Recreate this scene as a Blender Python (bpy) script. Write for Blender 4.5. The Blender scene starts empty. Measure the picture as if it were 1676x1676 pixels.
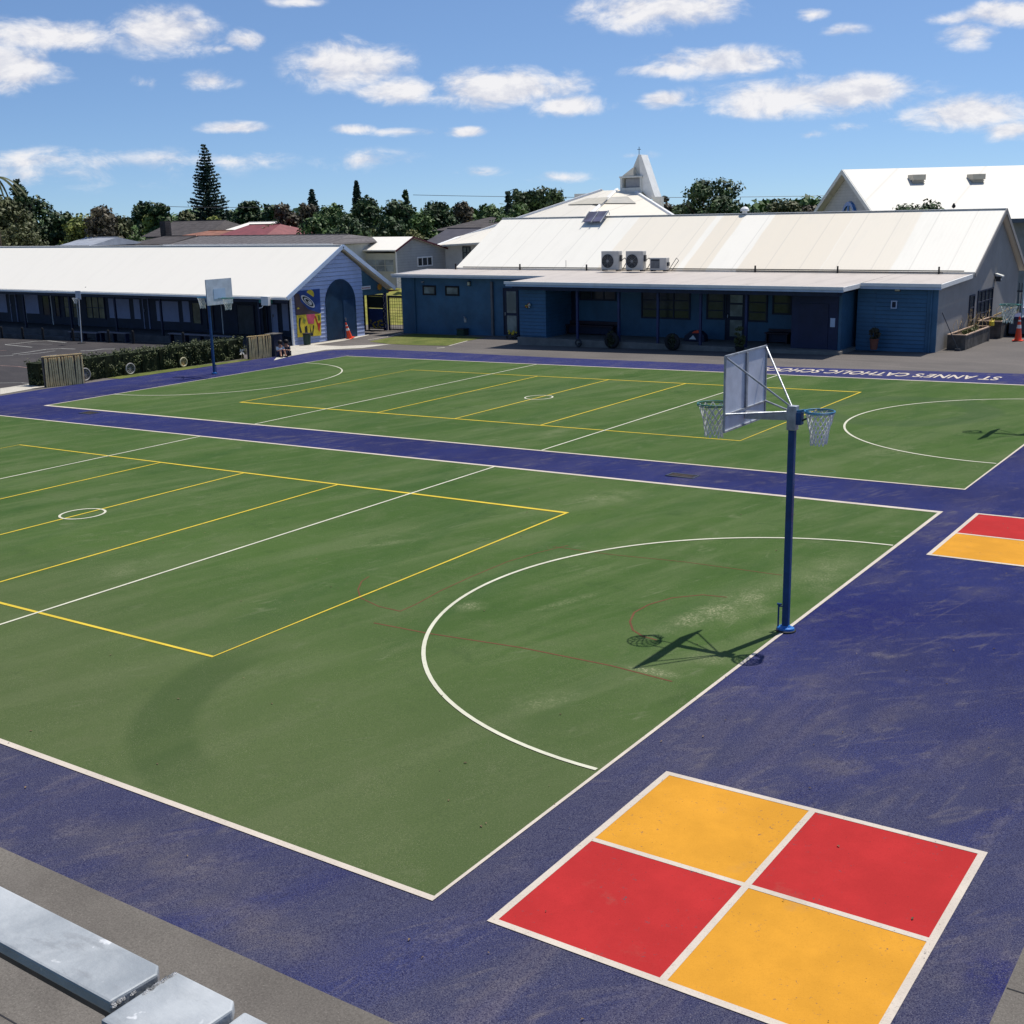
import bpy, bmesh, math, random
import numpy as np
from mathutils import Vector, Matrix
R = math.radians
sc = bpy.context.scene
COL = sc.collection

# ------------------------------------------------------------------ camera
CAM = np.array([5.7864, -6.9813, 5.6621])
YAW, PITCH, ROLL, FPX = 2.18028, -0.24797, -0.02426, 1955.63      # focal length for a 1676 px wide frame
def cam_axes():
    f = np.array([math.cos(PITCH)*math.cos(YAW), math.cos(PITCH)*math.sin(YAW), math.sin(PITCH)])
    r0 = np.array([math.sin(YAW), -math.cos(YAW), 0]); u0 = np.cross(r0, f)
    return math.cos(ROLL)*r0+math.sin(ROLL)*u0, -math.sin(ROLL)*r0+math.cos(ROLL)*u0, f
CR, CU, CF = cam_axes()
cd = bpy.data.cameras.new('camera'); cam = bpy.data.objects.new('camera', cd); COL.objects.link(cam)
cd.sensor_width = 36; cd.lens = FPX/1676*36; cd.clip_start = .05; cd.clip_end = 6000
cam.matrix_world = Matrix(((CR[0], CU[0], -CF[0], CAM[0]), (CR[1], CU[1], -CF[1], CAM[1]), (CR[2], CU[2], -CF[2], CAM[2]), (0, 0, 0, 1)))
sc.camera = cam

# survey helpers: where a sight line meets a known surface (each thing still gets its own true distance, size and depth)
SL = 0.016
def gz(x, y=0): return SL*max(-90, min(25, x))
def ray(u, v): return CF+(u-838)/FPX*CR-(v-838)/FPX*CU
def G(u, v, h=0):
    d = ray(u, v); n = np.array([-SL, 0, 1.]); t = (h-n@CAM)/(n@d); p = CAM+t*d; return p[0], p[1]
def PY(u, v, Y):
    d = ray(u, v); p = CAM+d*(Y-CAM[1])/d[1]; return p[0], p[2]
def PX(u, v, X):
    d = ray(u, v); p = CAM+d*(X-CAM[0])/d[0]; return p[1], p[2]
def AT(u, v, D):
    d = ray(u, v); return CAM+d*D/math.hypot(d[0], d[1])

# ------------------------------------------------------------------ light
SUN = Vector((.266, .965, 2.285)).normalized()
EXPO = 0.28
sd = bpy.data.lights.new('sun', 'SUN'); sun = bpy.data.objects.new('sun', sd); COL.objects.link(sun)
sd.energy = 4.2; sd.angle = R(.53); sd.color = (1, .95, .87)
sun.rotation_euler = SUN.to_track_quat('Z', 'Y').to_euler()
sc.view_settings.view_transform = 'Standard'; sc.view_settings.look = 'None'; sc.view_settings.exposure = EXPO; sc.view_settings.gamma = 1
sc.render.film_transparent = False
try:
    sc.cycles.max_bounces = 6; sc.cycles.diffuse_bounces = 3; sc.cycles.glossy_bounces = 3; sc.cycles.transparent_max_bounces = 12
except Exception: pass

world = bpy.data.worlds.new('World'); sc.world = world; world.use_nodes = True
wt = world.node_tree; wn = wt.nodes; wl = wt.links; wn.clear()
SKY = .10
def W(t, **k):
    n = wn.new(t)
    for a, b in k.items(): setattr(n, a, b)
    return n
def wmath(op, a, b=None, c=None, clamp=False):
    n = W('ShaderNodeMath', operation=op); n.use_clamp = clamp
    for i, s in enumerate((a, b, c)):
        if s is None: continue
        if hasattr(s, 'is_linked'): wl.new(s, n.inputs[i])
        else: n.inputs[i].default_value = s
    return n.outputs[0]
tc = W('ShaderNodeTexCoord')
sep = W('ShaderNodeSeparateXYZ'); wl.new(tc.outputs['Generated'], sep.inputs[0])
# the sky is looked up a little higher than the sight line, for the deep clear blue of this dry summer sky
lift = wmath('ADD', wmath('MULTIPLY', sep.outputs[2], 1.7), .085)
comb = W('ShaderNodeCombineXYZ'); wl.new(sep.outputs[0], comb.inputs[0]); wl.new(sep.outputs[1], comb.inputs[1]); wl.new(lift, comb.inputs[2])
nrm = W('ShaderNodeVectorMath', operation='NORMALIZE'); wl.new(comb.outputs[0], nrm.inputs[0])
sky = W('ShaderNodeTexSky', sky_type='NISHITA'); sky.sun_disc = False
sky.sun_elevation = math.asin(SUN.z); sky.sun_rotation = math.atan2(SUN.x, SUN.y)
sky.altitude = 0; sky.air_density = 1.0; sky.dust_density = .6; sky.ozone_density = 1.6
wl.new(nrm.outputs[0], sky.inputs[0])
az = wmath('ARCTAN2', sep.outputs[0], sep.outputs[1]); el = wmath('ARCSINE', sep.outputs[2])
AE = W('ShaderNodeCombineXYZ'); wl.new(az, AE.inputs[0]); wl.new(el, AE.inputs[1])
# cumulus clouds: azimuth, elevation, half width, half height (degrees), weight
CL = [(82,58,100,26,.9),(25,112,78,36,1),(265,54,82,40,1),(402,66,30,18,.8),(372,80,24,8,.5),(345,133,42,17,.75),(238,135,20,11,.4),(575,108,98,44,1),(650,148,78,26,.9),
      (830,145,135,34,1),(930,172,70,20,.9),(380,209,50,12,.85),(580,212,36,10,.8),(665,216,54,9,.7),(762,216,36,9,.7),(1080,14,125,36,1),(485,3,42,9,.7),(1180,102,115,26,1),(1100,114,80,12,.8),
      (1085,163,42,14,.7),(1320,158,185,34,1),(1430,150,90,28,.9),(1590,185,110,30,1),(1655,212,56,20,.9),(1590,58,46,22,.85),(1650,22,66,22,.9),(1560,30,44,12,.5),(1330,24,26,10,.6),(1378,50,34,10,.45),
      (1325,220,24,8,.45),(1392,207,34,8,.4),(60,262,150,20,.36),(220,265,130,20,.42),(400,262,80,16,.4),(595,262,80,18,.42),(785,283,44,10,.45),(925,290,60,9,.38),(1040,254,30,7,.4),(60,285,220,24,.26)]
acc = None; acch = None
for (u, v, hw, hh, w) in CL:
    d = ray(u, v); d = d/np.linalg.norm(d); a0 = math.atan2(d[0], d[1]); e0 = math.asin(d[2])
    s = 1/FPX*.965
    vs = W('ShaderNodeVectorMath', operation='SUBTRACT'); wl.new(AE.outputs[0], vs.inputs[0]); vs.inputs[1].default_value = (round(a0, 4), round(e0, 4), 0)
    vm = W('ShaderNodeVectorMath', operation='MULTIPLY'); wl.new(vs.outputs[0], vm.inputs[0]); vm.inputs[1].default_value = (1/(hw*s*1.24), 1/(hh*s*1.12), 0)
    vl = W('ShaderNodeVectorMath', operation='LENGTH'); wl.new(vm.outputs[0], vl.inputs[0])
    m = wmath('MULTIPLY_ADD', vl.outputs['Value'], -w, w)
    acc = m if acc is None else wmath('MAXIMUM', acc, m)
stretch = W('ShaderNodeVectorMath', operation='MULTIPLY'); wl.new(AE.outputs[0], stretch.inputs[0]); stretch.inputs[1].default_value = (1, 1.9, 1)
n1 = W('ShaderNodeTexNoise'); wl.new(stretch.outputs[0], n1.inputs['Vector']); n1.inputs['Scale'].default_value = 26; n1.inputs['Detail'].default_value = 9; n1.inputs['Roughness'].default_value = .62
n1.inputs['Distortion'].default_value = .35
n2 = W('ShaderNodeTexNoise'); wl.new(stretch.outputs[0], n2.inputs['Vector']); n2.inputs['Scale'].default_value = 55; n2.inputs['Detail'].default_value = 6
pos = wmath('MAXIMUM', acc, -.3)
fb = wmath('MULTIPLY_ADD', n1.outputs['Fac'], 1.9, -.91)
dens = wmath('ADD', pos, fb)
mr = W('ShaderNodeMapRange', interpolation_type='SMOOTHSTEP'); wl.new(dens, mr.inputs[0]); mr.inputs[1].default_value = .02; mr.inputs[2].default_value = .78
gate = W('ShaderNodeMapRange', interpolation_type='SMOOTHSTEP'); wl.new(acc, gate.inputs[0]); gate.inputs[1].default_value = -.12; gate.inputs[2].default_value = .22
alpha = wmath('MULTIPLY', mr.outputs[0], gate.outputs[0])
alpha = wmath('MULTIPLY', alpha, .95)
upv = W('ShaderNodeVectorMath', operation='ADD'); wl.new(stretch.outputs[0], upv.inputs[0]); upv.inputs[1].default_value = (.006, .016, 0)
n3 = W('ShaderNodeTexNoise'); wl.new(upv.outputs[0], n3.inputs['Vector']); n3.inputs['Scale'].default_value = 26; n3.inputs['Detail'].default_value = 5; n3.inputs['Roughness'].default_value = .6; n3.inputs['Distortion'].default_value = .35
lit = wmath('SUBTRACT', n1.outputs['Fac'], n3.outputs['Fac'])
shade = wmath('MULTIPLY_ADD', lit, 4.2, .62)
shade = wmath('ADD', shade, wmath('MULTIPLY', wmath('SUBTRACT', .5, n2.outputs['Fac']), 1.2), clamp=True)
cc = W('ShaderNodeMix', data_type='RGBA'); wl.new(shade, cc.inputs[0])
cc.inputs[6].default_value = (5.5, 5.65, 6.35, 1); cc.inputs[7].default_value = (7.6, 7.5, 7.6, 1)
tint = W('ShaderNodeMix', data_type='RGBA', blend_type='MULTIPLY'); tint.inputs[0].default_value = 1; wl.new(sky.outputs[0], tint.inputs[6]); tint.inputs[7].default_value = (.76, .90, 1.05, 1)
mx = W('ShaderNodeMix', data_type='RGBA'); wl.new(alpha, mx.inputs[0]); wl.new(tint.outputs[2], mx.inputs[6]); wl.new(cc.outputs[2], mx.inputs[7])
bg = W('ShaderNodeBackground'); wl.new(mx.outputs[2], bg.inputs[0]); bg.inputs[1].default_value = SKY
out = W('ShaderNodeOutputWorld'); wl.new(bg.outputs[0], out.inputs[0])
world.cycles.sampling_method = 'MANUAL'; world.cycles.sample_map_resolution = 1024

# ------------------------------------------------------------------ materials
class NT:
    def __init__(s, name):
        s.m = bpy.data.materials.new(name); s.m.use_nodes = True; s.t = s.m.node_tree; s.n = s.t.nodes; s.l = s.t.links
        s.b = s.n['Principled BSDF']
    def N(s, t, **k):
        n = s.n.new(t)
        for a, b in k.items(): setattr(n, a, b)
        return n
    def set(s, sock, v):
        if hasattr(v, 'is_linked'): s.l.new(v, sock)
        elif isinstance(v, (tuple, list)) and len(v) == 3 and sock.type == 'RGBA': sock.default_value = (*v, 1)
        else: sock.default_value = v
    def math(s, op, a, b=0., c=None, clamp=False):
        n = s.N('ShaderNodeMath', operation=op); n.use_clamp = clamp; s.set(n.inputs[0], a); s.set(n.inputs[1], b)
        if c is not None: s.set(n.inputs[2], c)
        return n.outputs[0]
    def noise(s, vec, scale, detail=4, rough=.55, dist=0):
        n = s.N('ShaderNodeTexNoise'); s.l.new(vec, n.inputs['Vector']); n.inputs['Scale'].default_value = scale; n.inputs['Detail'].default_value = detail
        n.inputs['Roughness'].default_value = rough; n.inputs['Distortion'].default_value = dist; return n.outputs['Fac']
    def mix(s, f, a, b, mode='MIX'):
        n = s.N('ShaderNodeMix', data_type='RGBA', blend_type=mode); s.set(n.inputs[0], f); s.set(n.inputs[6], a); s.set(n.inputs[7], b); return n.outputs[2]
    def rng(s, f, a, b, c=0., d=1.):
        n = s.N('ShaderNodeMapRange', interpolation_type='SMOOTHSTEP'); s.set(n.inputs[0], f)
        for i, v in enumerate((a, b, c, d)): n.inputs[i+1].default_value = v
        return n.outputs[0]
    def pos(s): return s.N('ShaderNodeNewGeometry').outputs['Position']
    def obj(s): return s.N('ShaderNodeTexCoord').outputs['Object']
    def mapv(s, vec, rot=(0, 0, 0), scale=(1, 1, 1), loc=(0, 0, 0)):
        if rot != (0, 0, 0):      # turn first, then stretch
            r_ = s.N('ShaderNodeMapping'); s.l.new(vec, r_.inputs[0]); r_.inputs['Rotation'].default_value = rot; vec = r_.outputs[0]; rot = (0, 0, 0)
        n = s.N('ShaderNodeMapping'); s.l.new(vec, n.inputs[0]); n.inputs['Rotation'].default_value = rot; n.inputs['Scale'].default_value = scale; n.inputs['Location'].default_value = loc; return n.outputs[0]
    def bump(s, h, strength=.3, dist=.01):
        n = s.N('ShaderNodeBump'); n.inputs['Strength'].default_value = strength; n.inputs['Distance'].default_value = dist; s.l.new(h, n.inputs['Height']); s.l.new(n.outputs[0], s.b.inputs['Normal'])
    def fin(s, col, rough=.8, spec=.3, metal=0.):
        s.set(s.b.inputs['Base Color'], col); s.set(s.b.inputs['Roughness'], rough); s.b.inputs['Specular IOR Level'].default_value = spec; s.b.inputs['Metallic'].default_value = metal
        return s.m
MC = {}
def paint(name, col, rough=.6, spec=.35, metal=0., var=.12, sc_=2.0, bump=.0, dirt=0.0, line=None):
    """painted or plain surface with mottling, fine grain and grime"""
    if name in MC: return MC[name]
    t = NT(name); p = t.obj()
    n = t.noise(p, sc_, 6, .6); n2 = t.noise(p, sc_*14, 3)
    a = tuple(c*(1-var*1.3) for c in col); b = tuple(min(1, c*(1+var)) for c in col)
    c = t.mix(t.rng(n, .3, .7), a, b)
    if dirt: c = t.mix(t.math('MULTIPLY', t.rng(t.noise(t.mapv(p, scale=(1.6, 1.6, .35)), 1.7, 7, .65), .5, .78), dirt), c, (.09, .075, .055))
    h = n2
    if line:   # dark board / sheet joint lines; on lapped boards, lap shade painted in
        sp = t.N('ShaderNodeSeparateXYZ'); t.l.new(p, sp.inputs[0])
        fr = t.math('FRACT', t.math('DIVIDE', sp.outputs[line[0]], line[1]))
        g = t.rng(fr, 0, line[2]); c = t.mix(g, tuple(x*line[3] for x in col), c); h = t.math('ADD', t.math('MULTIPLY', g, .8), t.math('MULTIPLY', n2, .2))
        t.bump(h, .5, .012)
    elif bump: t.bump(h, bump, .01)
    MC[name] = t.fin(c, t.rng(n2, .2, .9, max(.05, rough-.1), min(1, rough+.12)), spec, metal)
    return MC[name]
def dust_streaks(t, p, ang, seed):
    a = t.noise(t.mapv(p, rot=(0, 0, R(ang)), scale=(.16, 1.1, 1), loc=(seed, 3, 0)), 1.0, 7, .62, .6)
    b = t.noise(t.mapv(p, rot=(0, 0, R(ang-24)), scale=(.10, .7, 1), loc=(seed*2, 9, 0)), 1.0, 6, .6, .8)
    return a, b
def blot(t, p, a, b, w):
    """soft elongated patch between two ground points"""
    n = t.N('ShaderNodeMapping', vector_type='TEXTURE'); t.l.new(p, n.inputs[0]); L = math.hypot(b[0]-a[0], b[1]-a[1])/2
    n.inputs['Location'].default_value = ((a[0]+b[0])/2, (a[1]+b[1])/2, gz((a[0]+b[0])/2)); n.inputs['Rotation'].default_value = (0, 0, math.atan2(b[1]-a[1], b[0]-a[0])); n.inputs['Scale'].default_value = (L, w, 5)
    v = t.N('ShaderNodeVectorMath', operation='LENGTH'); t.l.new(n.outputs[0], v.inputs[0]); return t.rng(v.outputs['Value'], 1.15, .1)
def blots(t, p, L):
    tot = None
    for (u0, v0, u1, v1, w, s_) in L:
        m = t.math('MULTIPLY', blot(t, p, G(u0, v0), G(u1, v1), w), s_); tot = m if tot is None else t.math('MAXIMUM', tot, m)
    return tot
def ring_mask(t, p, cx, cy, r, w, a=.5):
    v = t.N('ShaderNodeVectorMath', operation='DISTANCE'); t.l.new(p, v.inputs[0]); v.inputs[1].default_value = (cx, cy, gz(cx))
    d = t.math('ABSOLUTE', t.math('SUBTRACT', v.outputs['Value'], r))
    return t.math('MULTIPLY', t.rng(d, w, w*.55), a)
def green_mat():
    t = NT('green_acrylic_with_sand'); p = t.pos()
    big = t.noise(p, .22, 4); a, b = dust_streaks(t, p, -74, 4)
    c = t.mix(t.rng(big, .3, .7), (.045, .090, .021), (.064, .112, .028))
    c = t.mix(t.rng(a, .40, .68, 0, .8), c, (.098, .136, .052)); mid = t.noise(p, 1.1, 8, .72, .4); c = t.mix(t.rng(mid, .48, .72, 0, .5), c, (.100, .128, .054)); c = t.mix(t.rng(mid, .45, .28, 0, .55), c, (.032, .066, .018))
    c = t.mix(t.rng(b, .48, .75, 0, .45), c, (.032, .078, .022))
    for an, sd_, st in ((-70, 21, .45), (-48, 33, .35), (-96, 41, .3), (-10, 52, .2)):
        w_ = t.noise(t.mapv(p, rot=(0, 0, R(an)), scale=(.09, .8, 1), loc=(sd_, 1, 0)), 1.0, 2, .5, 1.2); brk = t.noise(p, 1.6, 6, .7)
        c = t.mix(t.math('MULTIPLY', t.rng(t.math('ABSOLUTE', t.math('SUBTRACT', w_, .5)), .014, .001), t.rng(brk, .5, .68, 0, st)), c, (.16, .18, .10))
    # worn, sandier paint around the near shooting circle and towards the camera end
    sp = t.N('ShaderNodeSeparateXYZ'); t.l.new(p, sp.inputs[0])
    near = t.rng(t.math('ADD', sp.outputs[1], t.math('MULTIPLY', big, 3)), 9, 2.5, 0, .55)
    c = t.mix(near, c, (.092, .106, .050))
    # wide tyre sweeps rolled into the sand
    m = t.math('MULTIPLY', ring_mask(t, p, -2.85, 3.4, 3.05, .48, .85), t.rng(a, .2, .55, .45, 1))
    cut = t.math('MULTIPLY', t.rng(sp.outputs[0], -3.0, -4.4), t.rng(sp.outputs[1], 4.2, 2.6))
    c = t.mix(t.math('MULTIPLY', t.math('MULTIPLY', m, cut), .62), c, (.036, .064, .020))
    m2 = ring_mask(t, p, -4.2, 26.5, 2.2, .6, .45); c = t.mix(m2, c, (.050, .085, .036))
    fine = t.N('ShaderNodeTexVoronoi'); t.l.new(p, fine.inputs['Vector']); fine.inputs['Scale'].default_value = 75
    grit = t.rng(fine.outputs['Distance'], .28, .1)
    gm = t.math('MULTIPLY', grit, t.rng(t.noise(p, 1.3, 6, .7), .36, .66, .2, .9))
    c = t.mix(gm, c, (.27, .26, .17))
    gr = t.noise(p, 60, 3, .7); c = t.mix(t.rng(gr, .35, .7, 0, .45), c, (.030, .052, .022))
    # loose pale sand swept up by the near goal, along the faded key line and in scuffed patches
    bm_ = blots(t, p, [(1050, 1050, 1300, 945, .38, .9), (1130, 1020, 1260, 985, .55, .6), (1010, 1088, 1120, 1110, .16, 1.0), (1120, 1072, 1230, 1085, .3, .55), (740, 1000, 800, 985, .3, .6), (830, 1160, 960, 1130, .35, .4), (840, 1010, 1000, 965, .14, .4),
        (560, 900, 700, 880, .18, .45), (930, 830, 1050, 800, .7, .5), (1500, 720, 1400, 760, .6, .35), (870, 720, 940, 700, .4, .45), (1120, 690, 1200, 660, .5, .3), (130, 960, 300, 900, .5, .3), (1300, 980, 1400, 900, .5, .45), (200, 640, 330, 625, .5, .35), (1340, 1010, 1200, 1050, .3, .4)])
    sn = t.noise(p, 2.2, 8, .78); pr_ = t.noise(p, 34, 4, .8)
    c = t.mix(t.math('MULTIPLY', bm_, t.rng(sn, .28, .70, .15, .85)), c, (.118, .145, .070))
    c = t.mix(t.math('MULTIPLY', t.math('MULTIPLY', bm_, t.rng(sn, .36, .62)), t.rng(pr_, .50, .60, 0, .95)), c, (.34, .33, .20))
    t.bump(t.math('ADD', gr, t.math('MULTIPLY', grit, .6)), .25, .006)
    return t.fin(c, .97, .04)
def blue_mat():
    t = NT('blue_acrylic_with_sand'); p = t.pos()
    a, b = dust_streaks(t, p, -66, 11); big = t.noise(p, .25, 5)
    sp = t.N('ShaderNodeSeparateXYZ'); t.l.new(p, sp.inputs[0])
    c = t.mix(t.rng(big, .35, .65), (.011, .017, .098), (.017, .026, .135))
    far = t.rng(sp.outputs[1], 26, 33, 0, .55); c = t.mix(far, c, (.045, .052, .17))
    near = t.rng(t.math('ADD', sp.outputs[1], t.math('MULTIPLY', big, 6)), 13, 5, .18, 1.0)
    dust = t.math('MULTIPLY', t.rng(a, .20, .66, .42, 1), near)
    c = t.mix(t.math('MULTIPLY', dust, .72), c, (.068, .068, .084))
    c = t.mix(t.math('MULTIPLY', t.rng(b, .50, .72, 0, .65), near), c, (.20, .165, .15))
    c = t.mix(t.rng(b, .45, .3, 0, .25), c, (.008, .011, .090))
    for an, sd_, st in ((-58, 5, .38), (-80, 15, .32), (-42, 25, .28)):
        w_ = t.noise(t.mapv(p, rot=(0, 0, R(an)), scale=(.14, 1.0, 1), loc=(sd_, 2, 0)), 1.0, 3, .5, 1.4); brk = t.noise(p, 1.5, 7, .72)
        c = t.mix(t.math('MULTIPLY', t.rng(t.math('ABSOLUTE', t.math('SUBTRACT', w_, .5)), .030, .002), t.rng(brk, .44, .64, 0, st)), c, (.15, .135, .14))
    bm_ = blots(t, p, [(1290, 1255, 1420, 1250, .45, .8), (1380, 1210, 1560, 1120, .25, .55), (1440, 1300, 1676, 1180, .3, .5), (1300, 1130, 1360, 1100, .35, .5), (1380, 965, 1480, 935, .35, .5), (60, 1330, 500, 1480, .4, .7), (250, 1440, 620, 1600, .35, .8), (1130, 1290, 940, 1350, .12, .4), (1560, 980, 1660, 960, .4, .5)])
    sn = t.noise(p, 2.6, 8, .75); c = t.mix(t.math('MULTIPLY', bm_, t.rng(sn, .30, .70, .1, .75)), c, (.130, .115, .112))
    vb = blots(t, p, [(1290, 1060, 1500, 960, 1.3, .8), (1600, 1640, 1676, 1560, .4, .8)]); c = t.mix(t.math('MULTIPLY', vb, t.rng(sn, .62, .4)), c, (.008, .012, .105))
    fine = t.N('ShaderNodeTexVoronoi'); t.l.new(p, fine.inputs['Vector']); fine.inputs['Scale'].default_value = 95
    gr = t.noise(p, 75, 3, .75)
    c = t.mix(t.rng(gr, .44, .60, 0, .75), c, (.010, .010, .040)); c = t.mix(t.math('MULTIPLY', t.rng(t.noise(p, 110, 2, .8), .56, .66, 0, .5), t.rng(sp.outputs[1], 12, 2, .3, 1)), c, (.20, .19, .22))
    c = t.mix(t.math('MULTIPLY', t.rng(fine.outputs['Distance'], .26, .08), t.rng(t.noise(p, 2.1, 5, .7), .35, .7, .1, .85)), c, (.27, .25, .27))
    t.bump(t.math('ADD', gr, fine.outputs['Distance']), .35, .006)
    return t.fin(c, .95, .05)
def ground_mat(name, c1, c2, c3, s=.35, rough=.92, grit=70, streak=.5, ang=60):
    if name in MC: return MC[name]
    t = NT(name); p = t.pos(); a, b = dust_streaks(t, p, ang, 7)
    c = t.mix(t.rng(t.noise(p, s, 6), .3, .7), c1, c2); c = t.mix(t.rng(a, .45, .75, 0, streak), c, c3); c = t.mix(t.rng(b, .55, .8, 0, .4), c, tuple(x*.75 for x in c1))
    g = t.noise(p, grit, 3, .75); c = t.mix(t.rng(g, .35, .7, 0, .5), c, tuple(x*.45 for x in c1))
    g2 = t.noise(p, grit*1.7, 2); c = t.mix(t.rng(g2, .62, .72, 0, .5), c, tuple(min(1, x*1.9) for x in c2))
    t.bump(g, .3, .006); MC[name] = t.fin(c, rough, .06); return MC[name]
def court_paint(name, col, wear=.35):
    if name in MC: return MC[name]
    t = NT(name); p = t.pos(); c = t.mix(t.rng(t.noise(p, 1.2, 7, .65), .35, .7), tuple(x*.9 for x in col), tuple(min(1, x*1.07) for x in col))
    g = t.noise(p, 70, 3, .75); c = t.mix(t.rng(g, .5, .72, 0, wear), c, tuple(x*.45 for x in col))
    d = t.noise(p, .9, 8, .7); c = t.mix(t.rng(d, .56, .72, 0, .30), c, (.20, .15, .11)); ch = t.noise(p, 19, 5, .8); c = t.mix(t.math('MULTIPLY', t.rng(ch, .60, .66), t.rng(t.noise(p, 1.7, 4, .7), .46, .62)), c, (.07, .065, .075))
    f = t.N('ShaderNodeTexVoronoi'); t.l.new(p, f.inputs['Vector']); f.inputs['Scale'].default_value = 11
    c = t.mix(t.rng(f.outputs['Distance'], .06, .03, 0, .8), c, (.04, .03, .03))
    t.bump(g, .25, .005); MC[name] = t.fin(c, .92, .06); return MC[name]
def leaf_mat(name, c1, c2, c3=None):
    if name in MC: return MC[name]
    t = NT(name); p = t.pos(); n = t.noise(p, 1.1, 3); n2 = t.noise(p, 9, 2)
    c = t.mix(t.rng(n, .38, .62), c1, c2); c = t.mix(t.rng(n2, .45, .75, 0, .6), c, c3 or tuple(min(1, x*1.7) for x in c2))
    MC[name] = t.fin(c, .6, .3); return MC[name]
def glass_mat(name='window_glass', col=(.018, .022, .026), rough=.12):
    if name in MC: return MC[name]
    t = NT(name); p = t.obj(); c = t.mix(t.rng(t.noise(p, 1.5, 3), .35, .7), col, tuple(x*2.2 for x in col)); MC[name] = t.fin(c, rough, .5); return MC[name]

M_green = green_mat(); M_blue = blue_mat()
M_asph = ground_mat('playground_asphalt', (.118, .108, .102), (.155, .140, .130), (.20, .178, .16), .25, .9, 45, .55, 8)
M_asph2 = ground_mat('dark_asphalt', (.050, .047, .050), (.072, .066, .066), (.10, .09, .088), .3, .92, 40, .4, 20)
M_conc = ground_mat('concrete_apron', (.120, .108, .095), (.155, .140, .122), (.195, .178, .155), .9, .85, 55, .6, 30)
M_path = ground_mat('pale_concrete', (.44, .41, .35), (.55, .51, .44), (.62, .58, .5), .8, .85, 30, .5)
M_grassy = ground_mat('dry_grass', (.09, .115, .032), (.15, .165, .05), (.20, .18, .075), 1.2, .95, 12, .6)
M_far = ground_mat('far_grass', (.05, .085, .03), (.08, .11, .04), (.10, .10, .05), .05, .95, 3, .5)
M_line = court_paint('white_line_paint', (.53, .465, .39), .5); M_line2 = court_paint('clean_white_line_paint', (.55, .54, .42), .3)
M_yline = court_paint('yellow_line_paint', (.58, .43, .05), .3); M_red = court_paint('red_court_paint', (.38, .026, .026), .22); M_orange = court_paint('orange_court_paint', (.55, .255, .028), .22)
M_rline = court_paint('faded_red_line_paint', (.135, .060, .034), .8)
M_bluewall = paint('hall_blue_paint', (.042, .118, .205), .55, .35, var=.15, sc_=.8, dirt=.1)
M_bluecl = paint('hall_blue_weatherboard', (.042, .125, .225), .5, .35, var=.12, sc_=1.0, line=(2, .16, .14, .45))  # dark line at each board is lap shade put into the colour
M_navy = paint('navy_paint', (.018, .028, .095), .5, .4, var=.15)
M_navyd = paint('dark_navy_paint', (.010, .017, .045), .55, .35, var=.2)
M_arch = paint('arch_blue_paint', (.014, .042, .085), .6, .25, var=.15)
M_lilac = paint('gable_lilac_blue', (.40, .48, .72), .6, .3, var=.08, sc_=1.2, line=(2, .2, .13, .35))  # dark line colours in the shade at each board lap
M_lilacpanel = paint('pale_panel_paint', (.30, .33, .48), .6, .3, var=.06)
M_grey = paint('gable_grey_plaster', (.30, .285, .27), .85, .2, var=.07, sc_=.7, bump=.3, dirt=.15)
M_white = paint('white_trim', (.78, .77, .74), .5, .35, var=.06, dirt=.1)
M_fascia = paint('pale_blue_fascia', (.42, .52, .68), .45, .4, var=.06, dirt=.1)
M_black = paint('black_rubber', (.018, .018, .02), .8, .3, var=.3)
M_dark = paint('dark_steel', (.03, .035, .045), .45, .4, var=.3)
M_galv = paint('galvanised_steel', (.34, .36, .39), .5, .4, metal=.4, var=.2, sc_=6, bump=.15)
M_alu = paint('brushed_aluminium_sheet', (.56, .585, .66), .5, .4, metal=.12, var=.10, sc_=3, bump=.05)
M_polebl = paint('pole_blue_paint', (.012, .055, .165), .5, .35, var=.2, sc_=4, dirt=.2)
M_brbl = paint('bright_blue_paint', (.02, .15, .45), .35, .5, var=.1)
M_ringg = paint('ring_green', (.02, .16, .13), .4, .5, var=.2); M_ringb = paint('ring_blue', (.02, .16, .30), .4, .5, var=.2)
M_net = paint('net_cord', (.70, .70, .66), .8, .2, var=.15)
M_conew = paint('cone_white_band', (.8, .78, .74), .5); M_cone = paint('cone_orange', (.80, .07, .02), .45, .4, var=.1)
M_timber = paint('pale_timber', (.86, .62, .29), .8, .2, var=.15, sc_=5, dirt=.08); M_timberd = paint('weathered_timber', (.10, .09, .08), .85, .2, var=.3, sc_=4)
M_leafd = leaf_mat('leaf_dark', (0.016, 0.034, 0.013), (0.040, 0.078, 0.022), (0.085, 0.132, 0.038))
M_leafm = leaf_mat('leaf_mid', (0.028, 0.062, 0.014), (0.074, 0.136, 0.029), (0.139, 0.209, 0.051))
M_leafy = leaf_mat('leaf_yellow', (0.085, 0.116, 0.023), (0.186, 0.217, 0.043), (0.310, 0.310, 0.065))
M_leafo = leaf_mat('leaf_olive', (0.043, 0.056, 0.017), (0.085, 0.096, 0.035), (0.139, 0.132, 0.051))
M_leafb = leaf_mat('leaf_brownish', (0.046, 0.040, 0.026), (0.085, 0.070, 0.041), (0.124, 0.109, 0.058))
M_pine = leaf_mat('pine_needles', (0.012, 0.028, 0.017), (0.025, 0.050, 0.029), (0.046, 0.078, 0.043))
M_hedge = leaf_mat('hedge_leaf', (.040, .054, .018), (.085, .105, .036), (.17, .18, .075))
M_bark = paint('bark', (.10, .08, .06), .9, .2, var=.3, sc_=8)
M_glass = glass_mat(); M_glassw = glass_mat('lit_room_glass', (.10, .095, .055), .25); M_glassb = glass_mat('blind_behind_glass', (.12, .14, .13), .3)
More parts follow.
